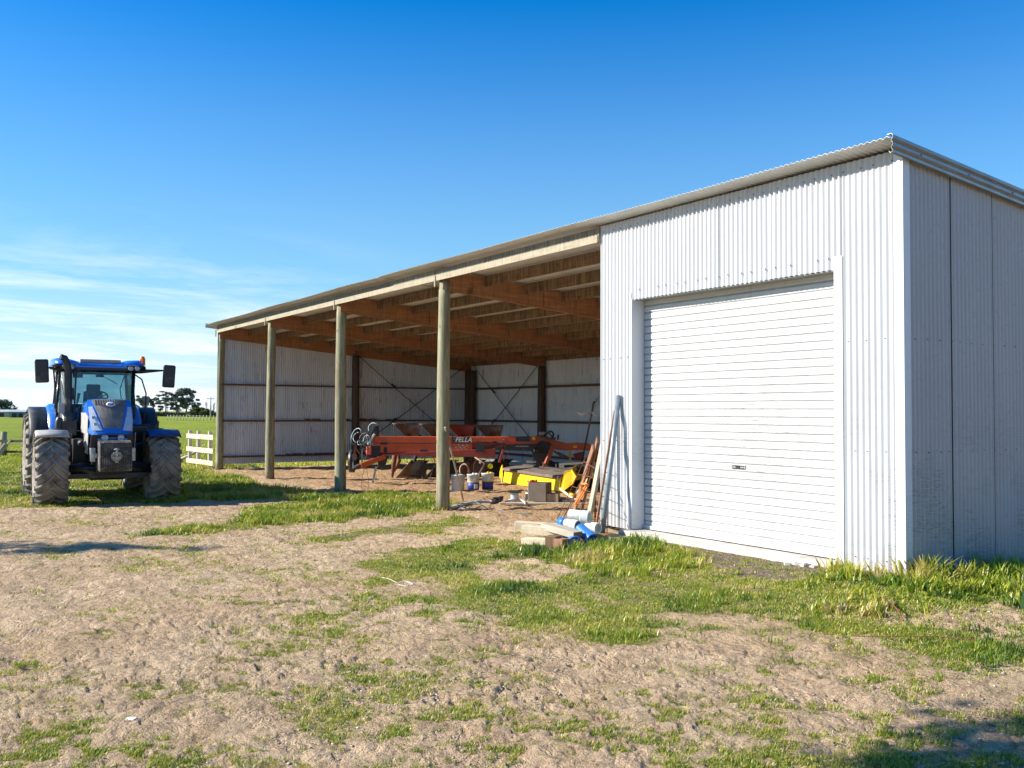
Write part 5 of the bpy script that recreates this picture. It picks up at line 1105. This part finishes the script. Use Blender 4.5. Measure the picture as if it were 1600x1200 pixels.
# boxes, spool, boards on the floor
p = at(842, 785); bx_ = empty('plastic_crate', p, IA-.35, 'tall grey brown box standing on a board on the shed floor', 'box')
mb = MB(); mb.bb((-.17, -.2, .03), (.22, .2, .42)); mb.build('carton', [M['brownbox']], bx_, bevel=.006)
mb = MB(); mb.bb((-.178, -.19, .04), (-.171, .19, .40)); mb.build('side_panel', [M['greybucket']], bx_)
p = at(831, 785); o = empty('orange_rag', p+Vector((.0, .02, .40)), 0, 'crumpled orange rag lying on top of the grey brown box', 'rag'); mb = MB()
for k in range(9): mb.box((-.05+rng.uniform(-.07, .07), rng.uniform(-.06, .06), .02+rng.uniform(0, .04)), (.07, .06, .02), Matrix.Rotation(rng.uniform(-1, 1), 3, 'Y') @ Matrix.Rotation(rng.uniform(-2, 2), 3, 'Z'))
mb.build('cloth', [M['orangeplastic']], o)
p = at(864, 786); o = empty('carton', p, IA-.2, 'small brown carton beside the tall grey brown box', 'carton'); mb = MB(); mb.bb((-.13, -.12, .03), (.13, .12, .20)); mb.build('carton_body', [simple('card', (.36, .24, .15), (.28, .19, .12), .85)], o, bevel=.004)
mb = MB(); mb.bb((-.005, -.122, .03), (.005, .122, .204)); mb.build('tape', [M['tarp']], o)
p = at(826, 784); o = empty('paint_tin', p, 0, 'little black tin with a white lid left of the tall box', 'tin'); mb = MB(); mb.lathe([(.001, 0), (.07, 0), (.07, .15), (.001, .15)], (0, 0, .02), 'z', 18, smooth=False); mb.build('can', [M['black']], o); mb = MB(); mb.lathe([(.072, .15), (.072, .17), (.001, .172)], (0, 0, .02), 'z', 18, smooth=False); mb.build('lid', [M['white']], o)
p = at(845, 788); o = empty('floor_board', p, IA, 'long grey board lying under the boxes on the shed floor', 'board'); mb = MB(); mb.box((.1, 0, .015), (1.6, .22, .035)); mb.box((-.65, .02, .018), (.4, .14, .03), Matrix.Rotation(.1, 3, 'Z'), 0); mb.build('plank', [M['greywood']], o, bevel=.004)
p = at(804, 782); o = empty('cable_spool', p, 0, 'grey cable spool with dark flanges standing on the shed floor', 'spool'); mb = MB(); mb.lathe([(.001, .03), (.085, .03), (.085, .17), (.001, .17)], (0, 0, 0), 'z', 20, smooth=False); mb.build('drum', [M['greybucket']], o)
mb = MB(); mb.lathe([(.001, 0), (.14, 0), (.14, .025), (.001, .025)], (0, 0, 0), 'z', 22, smooth=False); mb.build('flange', [M['pvc']], o); mb = MB(); mb.lathe([(.001, .17), (.15, .17), (.15, .188), (.001, .188)], (0, 0, 0), 'z', 22, smooth=False); mb.build('flange', [M['black']], o)
p = at(816, 789); o = empty('pipe_length', p, 0, 'curved pale plastic pipe beside the cable spool', 'pipe'); 
q = [at(x_, y_)+Vector((0, 0, h_))-p for x_, y_, h_ in ((790, 786, .03), (800, 785, .05), (812, 784, .05), (820, 788, .05), (821, 790, .02))]; mb = MB(); mb.tube(q, .022, 8); mb.build('pipe_wall', [M['pvc']], o)
def gpath(name, pts, r, mat, label, cat, part='tube', group=None, n=6):
    P = [at(a, b)+Vector((0, 0, h+.01)) for a, b, h in pts]; o = empty(name, P[0], 0, label, cat, group)
    # catmull smooth
    Q = []
    for i in range(len(P)-1):
        p0, p1, p2, p3 = P[max(i-1, 0)], P[i], P[i+1], P[min(i+2, len(P)-1)]
        for t in (0, .25, .5, .75): Q.append(.5*((2*p1)+(p2-p0)*t+(2*p0-5*p1+4*p2-p3)*t*t+(3*p1-p0-3*p2+p3)*t**3)-P[0])
    Q.append(P[-1]-P[0]); mb = MB(); mb.tube(Q, r, n); mb.build(part, [mat], o); return o
gpath('hose', [(704, 796, .02), (722, 792, .03), (740, 789, .05), (758, 788, .04), (770, 787, .03)], .03, M['pvc'], 'pale hose lying on the dirt behind the nearest post', 'hose')
gpath('wire_length', [(712, 800, .01), (745, 793, .06), (770, 797, .02), (800, 802, .01), (830, 804, .01)], .008, M['galv'], 'thin grey wire trailing across the dirt at the bay opening', 'wire')
gpath('wire_length', [(735, 791, .04), (715, 795, .09), (728, 799, .02), (752, 795, .05), (738, 790, .1)], .009, M['galv'], 'tangled coil of grey wire on the dirt by the nearest post', 'wire')
for k, (px, py, s_, lb) in enumerate(((772, 790, .085, 'black pipe elbow lying on the dirt left of the spool'), (780, 786, .07, 'smaller black pipe fitting propped behind the elbow'))):
    p = at(px, py); o = empty('pipe_fitting', p, IA+.6*k, lb, 'pipe fitting', 'black pipe fittings on the shed floor'); mb = MB(); mb.tube([(-s_, 0, s_*.8), (0, 0, s_*.8), (s_*.5, 0, s_*1.1), (s_*.6, 0, s_*1.9)], s_*.7, 12, caps=False); mb.build('elbow', [M['black']], o, solid=.008); mb = MB(); mb.tube([(s_*.6, 0, s_*1.7), (s_*.6, 0, s_*1.95)], s_*.85, 12); mb.build('collar', [M['black']], o)
p = at(893, 787); o = empty('pallet_piece', p, IA-.4, 'broken grey board frame lying on the dirt right of the cartons', 'board'); mb = MB(); mb.box((0, 0, .05), (.75, .10, .03), Matrix.Rotation(.08, 3, 'Y')); mb.box((.05, .2, .07), (.8, .09, .03), Matrix.Rotation(.15, 3, 'Z')); mb.box((-.1, .1, .10), (.5, .07, .025), Matrix.Rotation(-.4, 3, 'Z')); mb.build('slat', [M['greywood']], o); mb = MB(); mb.box((-.05, -.03, .04), (.55, .14, .09)); mb.build('bearer', [M['dark']], o)
gpath('loose_pole', [(866, 763, .10), (880, 772, .06), (900, 786, .04)], .03, M['palewood'], 'pale timber pole end on the dirt right of the yellow deck', 'pole')
gpath('hay_clump', [(858, 797, .0), (872, 794, .02), (884, 797, .0)], .01, M['cream_wood'], 'straw coloured stick on the dirt in front of the cartons', 'stick')

# timber, pipes and mesh leaning at the left edge of the garage
def lean(name, b, t, w, h, mat, label, cat, group=None, round_=False, part='board', r1=None, n=8):
    b, t = Vector(b), Vector(t); o = empty(name, b, 0, label, cat, group); mb = MB()
    if round_: mb.tube([(0, 0, 0), (t-b)*.5, t-b], w, 12)
    else: mb.beam((0, 0, 0), t-b, w, h)
    mb.build(part, [mat], o, bevel=0 if round_ else .003); return o
def onY(px, py, Y):
    d = px_ray(px, py); return CPOS+d*((Y-CPOS.y)/d.y)
lean('leaning_pipe', at(941, 836), onY(967, 618, -.035), .037, 0, M['galv'], 'long grey blue pipe leaning on the white wall beside the roller door', 'pipe', round_=True, part='pipe_wall')
lean('leaning_post', at(930, 832), onY(960.5, 641, -.04), .035, .03, M['rustwood'], 'rusty brown steel post leaning highest beside the grey pipe', 'steel post', 'posts leaning on the wall edge', part='rail')
lean('leaning_board', at(918, 822), onY(947, 688, .03)+Vector((-.05, 0, 0)), .05, .09, M['greywood'], 'pale narrow board leaning against the wall edge', 'board', 'boards leaning on the wall edge')
lean('leaning_board', at(906, 812), onY(944, 688, .15)+Vector((-.16, 0, 0)), .03, .10, M['rustwood'], 'reddish brown board leaning left of the pale narrow board', 'board', 'boards leaning on the wall edge')
lean('leaning_board', at(893, 812), onY(936, 700, .2)+Vector((-.14, 0, 0)), .03, .13, M['rustwood'], 'wide dark brown board leaning lowest in the bundle', 'board', 'boards leaning on the wall edge')
lean('leaning_board', at(930, 818), onY(938, 760, .1)+Vector((-.12, 0, 0)), .03, .07, M['rust'], 'short rusty board standing at the right of the bundle', 'board', 'boards leaning on the wall edge')
lean('leaning_stake', at(877, 816), onY(906, 756, .5)+Vector((0, 0, 0)), .009, 0, M['rust'], 'thin rusty rod leaning out to the left of the bundle', 'rod', round_=True, part='rod')
lean('tall_rod', at(903, 752), onY(928, 628, 3.6), .022, 0, M['dark'], 'tall thin dark rod with prongs standing behind the leaning boards', 'rod', round_=True, part='rod')
q = onY(926, 643, 3.6); o = bpy.data.objects['tall_rod']; mb = MB(); b0 = Vector(o.location)
for pts in (((902, 645), (912, 647), (924, 644)), ((905, 648), (914, 649), (924, 645)), ((924, 644), (932, 650), (937, 652)), ((925, 632), (931, 628), (933, 622))): mb.tube([onY(a, b, 3.6)-b0 for a, b in pts], .010, 5)
mb.build('prong', [M['dark']], o)
# yellow capped pole and orange rope
o = lean('capped_pole', at(897, 778)+Vector((0, 0, .02)), onY(938, 742, .6)+Vector((-.2, 0, 0)), .028, 0, M['palewood'], 'pale pole with a yellow cap lying across the leaning boards', 'pole', round_=True, part='pole_shaft')
mb = MB(); mb.tube([(-.08, -.05, .02), (.02, .0, .03)], [.06, .05], 12); mb.build('cap', [M['yellow']], o)
P = [onY(a, b, .45) for a, b in ((911, 762), (906, 758), (910, 755), (916, 758), (913, 763), (908, 772), (903, 780), (899, 788))]; o = empty('rope', P[-1], 0, 'orange rope hanging in the bundle of leaning boards', 'rope'); mb = MB(); mb.tube([x_-P[-1] for x_ in P], .016, 6); mb.tube([x_-P[-1]+Vector((.06, .0, .01)) for x_ in P[2:]], .012, 6); mb.build('strand', [M['ropeorange']], o)
# reinforcing mesh leaning behind the pipe
o = empty('wire_mesh', at(880, 815), 0, 'rusty sheet of reinforcing wire mesh leaning among the boards', 'wire mesh'); b0 = Vector(o.location); mb = MB()
c00, c10 = at(870, 812), at(948, 836); c01, c11 = onY(915, 715, .25), onY(955, 735, -.05)
for k in range(6):
    a_ = c00.lerp(c10, k/5); b_ = c01.lerp(c11, k/5); mb.tube([a_-b0, a_.lerp(b_, .5)-b0+Vector((rng.uniform(-.03, .03), 0, .01)), b_-b0], .006, 5)
for k in range(1, 6):
    a_ = c00.lerp(c01, k/5.3); b_ = c10.lerp(c11, k/5.3); mb.tube([a_-b0-Vector((0, 0, 0)), a_.lerp(b_, .4)-b0+Vector((0, 0, rng.uniform(-.03, .03))), b_-b0], .006, 5)
mb.build('mesh_wires', [M['rust']], o)
# heap at the foot: blocks of timber, pvc pipes, blue pipe
def block(px, py, L_, w, h, rz, ry, mat, label, z=0, name='timber_offcut', g='timber offcuts in the heap'):
    p = at(px, py)+Vector((0, 0, z)); o = empty(name, p, rz, label, 'timber block', g); mb = MB(); R_ = Matrix.Rotation(ry, 3, 'Y'); mb.box((0, 0, h/2), (L_, w, h), R_, 0); mb.build('timber', [mat], o, bevel=.006)
    mb = MB(); c = R_ @ Vector((L_/2+.002, 0, 0))+Vector((0, 0, h/2)); mb.box(c, (.004, w-.012, h-.012), R_); mb.build('end_grain', [M['endgrain']], o)
block(850, 842, .80, .18, .10, .80, .04, M['palewood'], 'long pale sawn beam at the back left of the heap', .12)
block(840, 851, .42, .16, .09, .45, -.03, M['palewood'], 'pale block at the lower left end of the heap', .0)
block(851, 847, .60, .20, .11, .62, .05, M['palewood'], 'pale split block in the middle left of the heap', .10)
block(877, 850, .62, .17, .085, .15, .10, M['greywood'], 'weathered plank end tilting over the stub blocks at front of heap', .14)
block(864, 856, .16, .16, .16, .5, 0, M['endgrain'], 'dark brown stub block under the middle of the heap')
block(877, 857, .15, .15, .13, .3, 0, M['rustwood'], 'reddish stub block under the plank end')
block(926, 845, .34, .14, .09, .9, .15, M['rustwood'], 'reddish wedge of wood right of the blue pipe', .02)
def hpipe(px, py, L_, r, rz, ry, mat, label, z=0, collar=None, cat='pipe'):
    p = at(px, py)+Vector((0, 0, z+r)); o = empty('pipe_offcut', p, rz, label, cat, 'pipe offcuts in the heap'); R_ = Matrix.Rotation(ry, 3, 'Y'); mb = MB()
    prof = [(r, -L_/2), (r, L_/2-.12), (r*1.12, L_/2-.10), (r*1.12, L_/2), (r*.92, L_/2), (r*.9, -L_/2)]
    mb.lathe(prof, (0, 0, 0), 'x', 36, closed=True, smooth=False); mb.v = [tuple(R_ @ Vector(v)) for v in mb.v]; mb.build('pipe_wall', [mat], o)
    if collar: mb = MB(); mb.lathe([(r*1.05, -L_/2-.02), (r*1.05, -L_/2+.1), (r*1.0, -L_/2+.1), (r*1.0, -L_/2-.02)], (0, 0, 0), 'x', 24, closed=True); mb.v = [tuple(R_ @ Vector(v)) for v in mb.v]; mb.build('collar', [collar], o)
hpipe(905, 836, .30, .085, .55, .08, M['pvc'], 'widest pale pvc pipe offcut on top of the heap', .18)
hpipe(890, 843, .34, .065, .1, .05, M['pvc'], 'short pale pvc pipe with a blue collar on the heap', .15, M['pipeblue'])
hpipe(926, 838, .20, .07, .2, 0, M['pvc'], 'dirty pvc pipe socket between the heap and the wall', .05)
hpipe(916, 849, .32, .08, -.10, .36, M['pipeblue'], 'thick blue plastic pipe sloping down at the right of the heap', .04)
hpipe(896, 852, .30, .08, -.5, .2, M['pipeblue'], 'short blue pipe piece under the pvc offcuts', .0)
p = at(937, 842); o = empty('brick', p, .5, 'reddish brick at the foot of the grey blue pipe', 'brick'); mb = MB(); mb.box((0, 0, .035), (.22, .11, .075)); mb.build('clay', [simple('brick', (.48, .20, .13), (.35, .15, .1), .9)], o, bevel=.006)
mb = MB(); mb.box((0, 0, .0745), (.12, .05, .004)); mb.build('frog', [M['endgrain']], o)
# litter in the yard
gpath('twine', [(597, 905, .01), (610, 909, .015), (620, 913, .01), (632, 912, .02), (645, 916, .01), (636, 919, .01), (622, 916, .01)], .003, M['white'], 'pale twine tangled on the bare dirt left of the grass patch', 'twine')
gpath('twig', [(1370, 942, .03), (1385, 950, .06), (1400, 960, .05), (1412, 975, .02)], .006, M['rust'], 'thin reddish twig bent over the dirt below the tall weeds', 'twig')
gpath('dead_stalk', [(1330, 1000, .02), (1400, 1004, .04), (1470, 1003, .03), (1530, 1006, .02)], .003, M['rust'], 'long dry reddish stalk lying on the dirt at right', 'stalk')
gpath('straw_stem', [(690, 1085, .01), (720, 1088, .03), (758, 1091, .01)], .003, M['cream_wood'], 'single dry straw lying on the bare middle of the yard', 'straw')
p = at(204, 1128); o = empty('paper_scrap', p, .4, 'small white scrap lying in the near grass at bottom left', 'paper'); mb = MB(); mb.prism([(-.04, -.02, .012), (.03, -.03, .012), (.045, .01, .03), (0, .03, .02), (-.045, .015, .015)], (0, 0, .003)); mb.build('sheet', [M['white']], o)
p = at(1268, 884); o = empty('drain_rubble', p, .3, 'broken concrete chips at the right end of the door sill', 'rubble'); mb = MB()
for k in range(9): mb.box((rng.uniform(-.25, .2), rng.uniform(-.14, .04), .015), (rng.uniform(.04, .14), rng.uniform(.03, .09), .03), Matrix.Rotation(rng.uniform(0, 3), 3, 'Z'), 0, .8)
mb.build('chips', [M['concrete']], o)
# ================================================================ FENCES, TREES, FAR BUILDINGS
# white board hurdle at the shed corner
p0 = at(293, 727); p1 = at(334, 733); d = p1-p0
hf = empty('board_fence', p0, math.atan2(d.y, d.x), 'short whitewashed three board fence joining the left end post of the shed', 'fence')
Lf = math.hypot(d.x, d.y); sc = (p0-CPOS).dot(FW)/CAM_F
for z0 in (680, 700, 718):
    z = (727-z0)*sc; mb = MB(); mb.bb((-.03, -.045, z-.10), (Lf, -.015, z+.06)); mb.build('rail', [M['palewood']], hf, bevel=.005)
for x_ in (.03, Lf*.35, Lf*.78): mb = MB(); mb.bb((x_, -.01, -.2), (x_+.11, .10, 1.22)); mb.build('fence_post', [M['greywood']], hf, bevel=.008)
# old yard rails behind the tractor
def fpost(px, py, h, r, label, mat='post_dark'):
    p = at(px, py); o = empty('fence_post', p, 0, label, 'post'); mb = MB(); mb.tube([(0, 0, -.1), (.01, 0, h*.5), (0, .01, h)], [r, r*.95, r*.9], 12); mb.build('shaft', [M[mat]], o); return o
fpost(5, 712, 1.0, .13, 'thick dark round fence post at the far left edge of the photo', 'post')
o = fpost(70, 714, .9, .06, 'thin fence post hidden behind the rear wheel of the tractor')
p0 = at(-60, 712); p1 = at(70, 714); d = p1-p0; o = empty('rail_fence', p0, math.atan2(d.y, d.x), 'low dark rail and wire fence running behind the tractor to the left edge', 'fence'); Lf = math.hypot(d.x, d.y)
for z in (.62, .18): mb = MB(); mb.beam((0, 0, z), (Lf, 0, z+.02), .06, .09); mb.build('rail', [M['post_dark']], o)
mb = MB(); mb.beam((Lf*.47, -.05, 0), (Lf*.60, -.05, .70), .06, .09); mb.beam((Lf*.42, -.12, 0), (Lf*.55, -.12, .55), .05, .07); mb.build('strut', [M['greywood']], o)
mb = MB(); mb.tube([(Lf*.76, 0, 0), (Lf*.78, 0, .6)], .03, 6); mb.build('stake', [M['rust']], o)
# wire stays and short rails between tractor and the board fence
o = empty('cut_branch', at(276, 722), 0, 'grey fallen rail leaning in the grass left of the board fence', 'rail'); mb = MB(); mb.tube([(0, 0, .05), (.35, .35, .25), (.7, .6, .42)], .05, 8); mb.build('wood', [M['greywood']], o)
# paddock wire fence far out
o = empty('paddock_fence', at(250, 660), 0, 'distant post and wire fence crossing the paddock at right of the tractor', 'fence'); b0 = Vector(o.location)
A_, B_ = at(262, 657), at(345, 658.5); n = 16
mb = MB()
for k in range(n+1):
    q = A_.lerp(B_, k/n)-b0; mb.tube([q, q+Vector((0, 0, 1.1))], .07, 5)
mb.build('post', [M['greywood']], o); mb = MB()
for z in (.4, .7, 1.0): mb.tube([A_-b0+Vector((0, 0, z)), B_-b0+Vector((0, 0, z))], .012, 4)
mb.build('wire', [M['galv']], o)
# tree builder: trunk, limbs, leaf clumps
def tree(name, px, Z, H, Wd, label, group=None, mat='hazy_gumleaf', nclump=46, leaf=.5, trunkh=.35, cat='tree', flat=.45, seed=0, per=90, lay=False):
    r_ = np.random.default_rng(seed+5); dr = px_ray(px, 646); t = Z/dr.dot(FW); b = CPOS+dr*t; b.z = gz(b.x, b.y)
    o = empty(name, b, 0, label, cat, group); mb = MB(); C = []
    for k in range(nclump):
        a = r_.uniform(0, 6.28); f = r_.uniform(0, 1)**.6; h = trunkh+(1-trunkh)*r_.uniform(0, 1)**.8
        rad = Wd/2*f*(1-.45*max(0, (h-.6)/.4)); C.append(np.array([rad*math.cos(a), rad*math.sin(a), H*h*.93]))
    mb.tube([(0, 0, -.2), (Wd*.02, 0, H*.3), (-Wd*.02, .1, H*.6), (0, 0, H*.85)], [H*.030, H*.024, H*.016, H*.006], 8)
    for c in C[::3]: mb.tube([(0, 0, H*.25+c[2]*.2), (c[0]*.5, c[1]*.5, c[2]*.72), tuple(c)], [H*.012, H*.008, H*.003], 5)
    mb.build('trunk', [M['bark']], o)
    V, A = [], []
    for c in C:
        s = Wd*.085*r_.uniform(.7, 1.5); m = per; g = r_.normal(0, 1, (m, 3)); g /= np.linalg.norm(g, axis=1)[:, None]; g *= (r_.uniform(0, 1, (m, 1))**.45)*s*np.array([1.25, 1.25, flat*1.6]); P = c+g
        u = r_.normal(0, 1, (m, 3)); u /= np.linalg.norm(u, axis=1)[:, None]; w = np.cross(u, r_.normal(0, 1, (m, 3))); w /= np.linalg.norm(w, axis=1)[:, None]; l = leaf*r_.uniform(.6, 1.2, (m, 1))
        V.append(np.stack([P-u*l, P+w*l*.5, P+u*l, P-w*l*.5], 1).reshape(-1, 3)); A.append(np.repeat(np.clip(r_.normal(.5, .25, m)+r_.uniform(-.15, .15), 0, 1), 4))
    V = np.vstack(V); A = np.concatenate(A); F = np.arange(len(V)).reshape(-1, 4)
    q = bigmesh('crown', V, F, None, M[mat], A[:, None]*np.ones((1, 3))); q.parent = o; return o
G = 'tall gum trees beyond the paddock'
tree('gum_tree', 224, 300, 7.0, 7, 'smallest thin gum tree showing just right of the tractor cab', G, seed=1, nclump=22, leaf=.28, trunkh=.45)
tree('gum_tree', 240, 302, 6.6, 6, 'low ragged gum tree second from left in the gum row', G, seed=2, nclump=22, leaf=.28, trunkh=.3)
tree('gum_tree', 259, 300, 9.0, 7.0, 'tall gum tree with a flat layered top and bare trunk', G, seed=3, nclump=34, leaf=.28, trunkh=.38, flat=.28)
tree('gum_tree', 276, 303, 7.8, 5.5, 'leaning dark gum tree between the flat topped and the widest one', G, seed=4, nclump=30, leaf=.28, trunkh=.3)
tree('gum_tree', 291, 300, 9.4, 8.2, 'widest and tallest dark gum tree at the right of the row', G, seed=5, nclump=60, leaf=.3, trunkh=.22)
tree('bush_tree', 312, 290, 2.8, 7.0, 'low yellow green bush right of the gum trees', mat='bushleaf', nclump=40, leaf=.3, trunkh=.15, seed=6)
tree('bush_tree', 300, 280, 1.7, 4.0, 'small dark shrub below the widest gum tree', mat='bushleaf', nclump=20, leaf=.25, trunkh=.2, seed=16)
tree('cypress_tree', 2, 300, 5.0, 8.5, 'dark rounded tree behind the low farm sheds at the left edge', nclump=60, leaf=.3, trunkh=.15, seed=7, cat='tree', flat=.7)
def bare(px, Z, H, label, seed):
    r_ = np.random.default_rng(seed); dr = px_ray(px, 646); b = CPOS+dr*(Z/dr.dot(FW)); b.z = gz(b.x, b.y); o = empty('bare_poplar', b, 0, label, 'tree', 'bare poplars far off'); mb = MB(); mb.tube([(0, 0, -.2), (0, 0, H)], [.14, .03], 6); mb.build('trunk', [M['bark']], o); mb = MB()
    for k in range(38):
        z = H*r_.uniform(.15, .85); a = r_.uniform(0, 6.28); l = H*.28*r_.uniform(.4, 1); mb.tube([(0, 0, z), (math.cos(a)*l*.3, math.sin(a)*l*.3, z+l*.4), (math.cos(a)*l*.38, math.sin(a)*l*.38, z+l)], [.05, .035, .015], 4)
    mb.build('branches', [M['bark']], o)
bare(322, 330, 5.2, 'leafless poplar just left of the shed post behind the power pole', 1); bare(329, 335, 4.6, 'second leafless poplar, nearer to the shed post', 2); bare(334, 335, 4.9, 'leafless poplar touching the shed corner post', 3)
# dark hedge far off, joined
def hedge(px0, px1, Z, H, label, mat='hazy_gumleaf', seed=0, leaf=.4):
    r_ = np.random.default_rng(seed); n = int(abs(px1-px0)*90); x = r_.uniform(px0, px1, n); hh = H*(.55+.45*fbm(x/6, x*0, 1., 3, seed)); V = []; Z_ = Z+r_.uniform(-2, 2, n)
    a = px_ray(px0, 646); P = []
    for i in range(n): dr = px_ray(float(x[i]), 646); p = CPOS+dr*(Z_[i]/dr.dot(FW)); P.append((p.x, p.y, -.3+hh[i]*r_.uniform(0, 1)))
    P = np.array(P); u = r_.normal(0, 1, (n, 3)); u /= np.linalg.norm(u, axis=1)[:, None]; w = np.cross(u, r_.normal(0, 1, (n, 3))); w /= np.linalg.norm(w, axis=1)[:, None]
    V = np.stack([P-u*leaf, P+w*leaf*.6, P+u*leaf, P-w*leaf*.6], 1).reshape(-1, 3); A = np.repeat(np.clip(r_.normal(.4, .25, n), 0, 1), 4)
    o = bigmesh('hedge', V, np.arange(len(V)).reshape(-1, 4), None, M[mat], A[:, None]*np.ones((1, 3))); tag(o, label, 'hedge', kind='stuff')
hedge(200, 345, 310, 1.5, 'low dark line of far scrub under the gum trees', seed=3)
hedge(-120, 30, 420, 1.6, 'far hedge line behind the left farm sheds', seed=4)
# power poles
def pole(px, Z, H, label, arm=.9):
    dr = px_ray(px, 646); b = CPOS+dr*(Z/dr.dot(FW)); b.z = gz(b.x, b.y); o = empty('power_pole', b, IA, label, 'power pole', 'power poles beyond the paddock'); mb = MB(); mb.tube([(0, 0, -.2), (0, 0, H)], [.16, .11], 8); mb.build('shaft', [M['greywood']], o); mb = MB(); mb.box((0, 0, H-.35), (arm*2, .12, .14)); mb.build('crossarm', [M['greywood']], o)
    mb = MB(); [mb.tube([(x_, 0, H-.28), (x_, 0, H-.1)], .05, 6) for x_ in (-arm*.85, 0, arm*.85)]; mb.build('insulator', [M['white']], o); return o
pole(329, 205, 4.9, 'nearest grey power pole with crossarm just left of the shed post', .8); pole(262, 330, 5.8, 'far power pole standing in front of the gum trees', .6)
# far farm sheds
def fshed(px, Z, w, dpt, h, roofc, wallc, label, rz=0):
    dr = px_ray(px, 646); b = CPOS+dr*(Z/dr.dot(FW)); b.z = gz(b.x, b.y); o = empty('farm_building', b, IA+rz, label, 'farm building', 'low farm buildings on the horizon'); mb = MB(); mb.bb((-w/2, -dpt/2, 0), (w/2, dpt/2, h)); mb.build('wall', [wallc], o)
    mb = MB(); mb.prism([(-w/2-.3, -dpt/2-.3, h+.01), (w/2+.3, -dpt/2-.3, h+.01), (w/2+.3, 0, h+h*.38), (-w/2-.3, 0, h+h*.38)], (0, .02, .12)); mb.prism([(-w/2-.3, dpt/2+.3, h+.01), (w/2+.3, dpt/2+.3, h+.01), (w/2+.3, 0, h+h*.38), (-w/2-.3, 0, h+h*.38)], (0, .02, .12)); mb.build('roof', [roofc], o)
    mb = MB(); mb.prism([(-w/2+.02, -dpt/2, h), (-w/2+.02, dpt/2, h), (-w/2+.02, 0, h*1.36)], (w-.04, 0, 0)); mb.build('gable', [wallc], o)
    mb = MB(); mb.bb((-w*.32, -dpt/2-.05, 0), (-w*.02, -dpt/2-.01, h*.8)); mb.bb((w*.1, -dpt/2-.05, 0), (w*.35, -dpt/2-.01, h*.8)); mb.build('door', [M['dark']], o)
fshed(-4, 250, 9, 5, 1.35, M['roof_iron'], M['dust'], 'long low grey roofed farm building at the far left horizon'); fshed(29, 235, 3.6, 5, 1.35, M['roof_iron'], simple('farwall', (.20, .26, .32), (.16, .2, .26), .7), 'small blue grey farm shed on the horizon beside the rear tractor wheel', .35)
# trees standing outside the picture, to the left: their shadows fall on the yard
def offtree(x, y, H, crown_z, crown_r, zr, lean_, label, n=26, seed=9, leaf=.12, per=42):
    r_ = np.random.default_rng(seed); b = Vector((x, y, gz(x, y))); o = empty('yard_tree', b, 0, label, 'tree'); mb = MB(); top = Vector((lean_[0], lean_[1], crown_z)); mb.tube([(0, 0, -.2), top*.5+Vector((0, 0, .3)), top], [.16, .11, .05], 8); mb.build('trunk', [M['bark']], o); V, A = [], []
    for k in range(n):
        g = r_.normal(0, 1, 3); g /= np.linalg.norm(g); c = np.array(top)+g*np.array([crown_r, crown_r, zr])*r_.uniform(0, 1)**.5*.8; m = per; q = r_.normal(0, 1, (m, 3)); q /= np.linalg.norm(q, axis=1)[:, None]; P = c+q*r_.uniform(0, 1, (m, 1))**.5*crown_r*.38
        u = r_.normal(0, 1, (m, 3)); u /= np.linalg.norm(u, axis=1)[:, None]; w = np.cross(u, r_.normal(0, 1, (m, 3))); w /= np.linalg.norm(w, axis=1)[:, None]; l = leaf*r_.uniform(.6, 1.2, (m, 1)); V.append(np.stack([P-u*l, P+w*l*.5, P+u*l, P-w*l*.5], 1).reshape(-1, 3)); A.append(np.repeat(r_.uniform(0, 1, m), 4))
    V = np.vstack(V); A = np.concatenate(A); q = bigmesh('crown', V, np.arange(len(V)).reshape(-1, 4), None, M['hazy_gumleaf'], A[:, None]*np.ones((1, 3))); q.parent = o
hs = lambda h: h/math.tan(SUN_EL)
sx, sy = math.sin(SUN_AZ), math.cos(SUN_AZ)
tp = at(330, 858); h1 = 9.0; offtree(tp.x-hs(h1)*sx, tp.y-hs(h1)*sy, h1, h1-1.2, .8, 2.2, (0, 0), 'narrow tree standing out of frame to the left, shading a strip of the yard', seed=11, per=26, n=18)
tp = at(1690, 1222); h1 = 6.3; bx0, by0 = tp.x-hs(h1)*sx, tp.y-hs(h1)*sy; offtree(bx0+2.2, by0-1.9, h1, h1, 1.1, .6, (-2.2, 1.9), 'small leaning tree standing out of frame near the camera', seed=12, n=12, per=34)
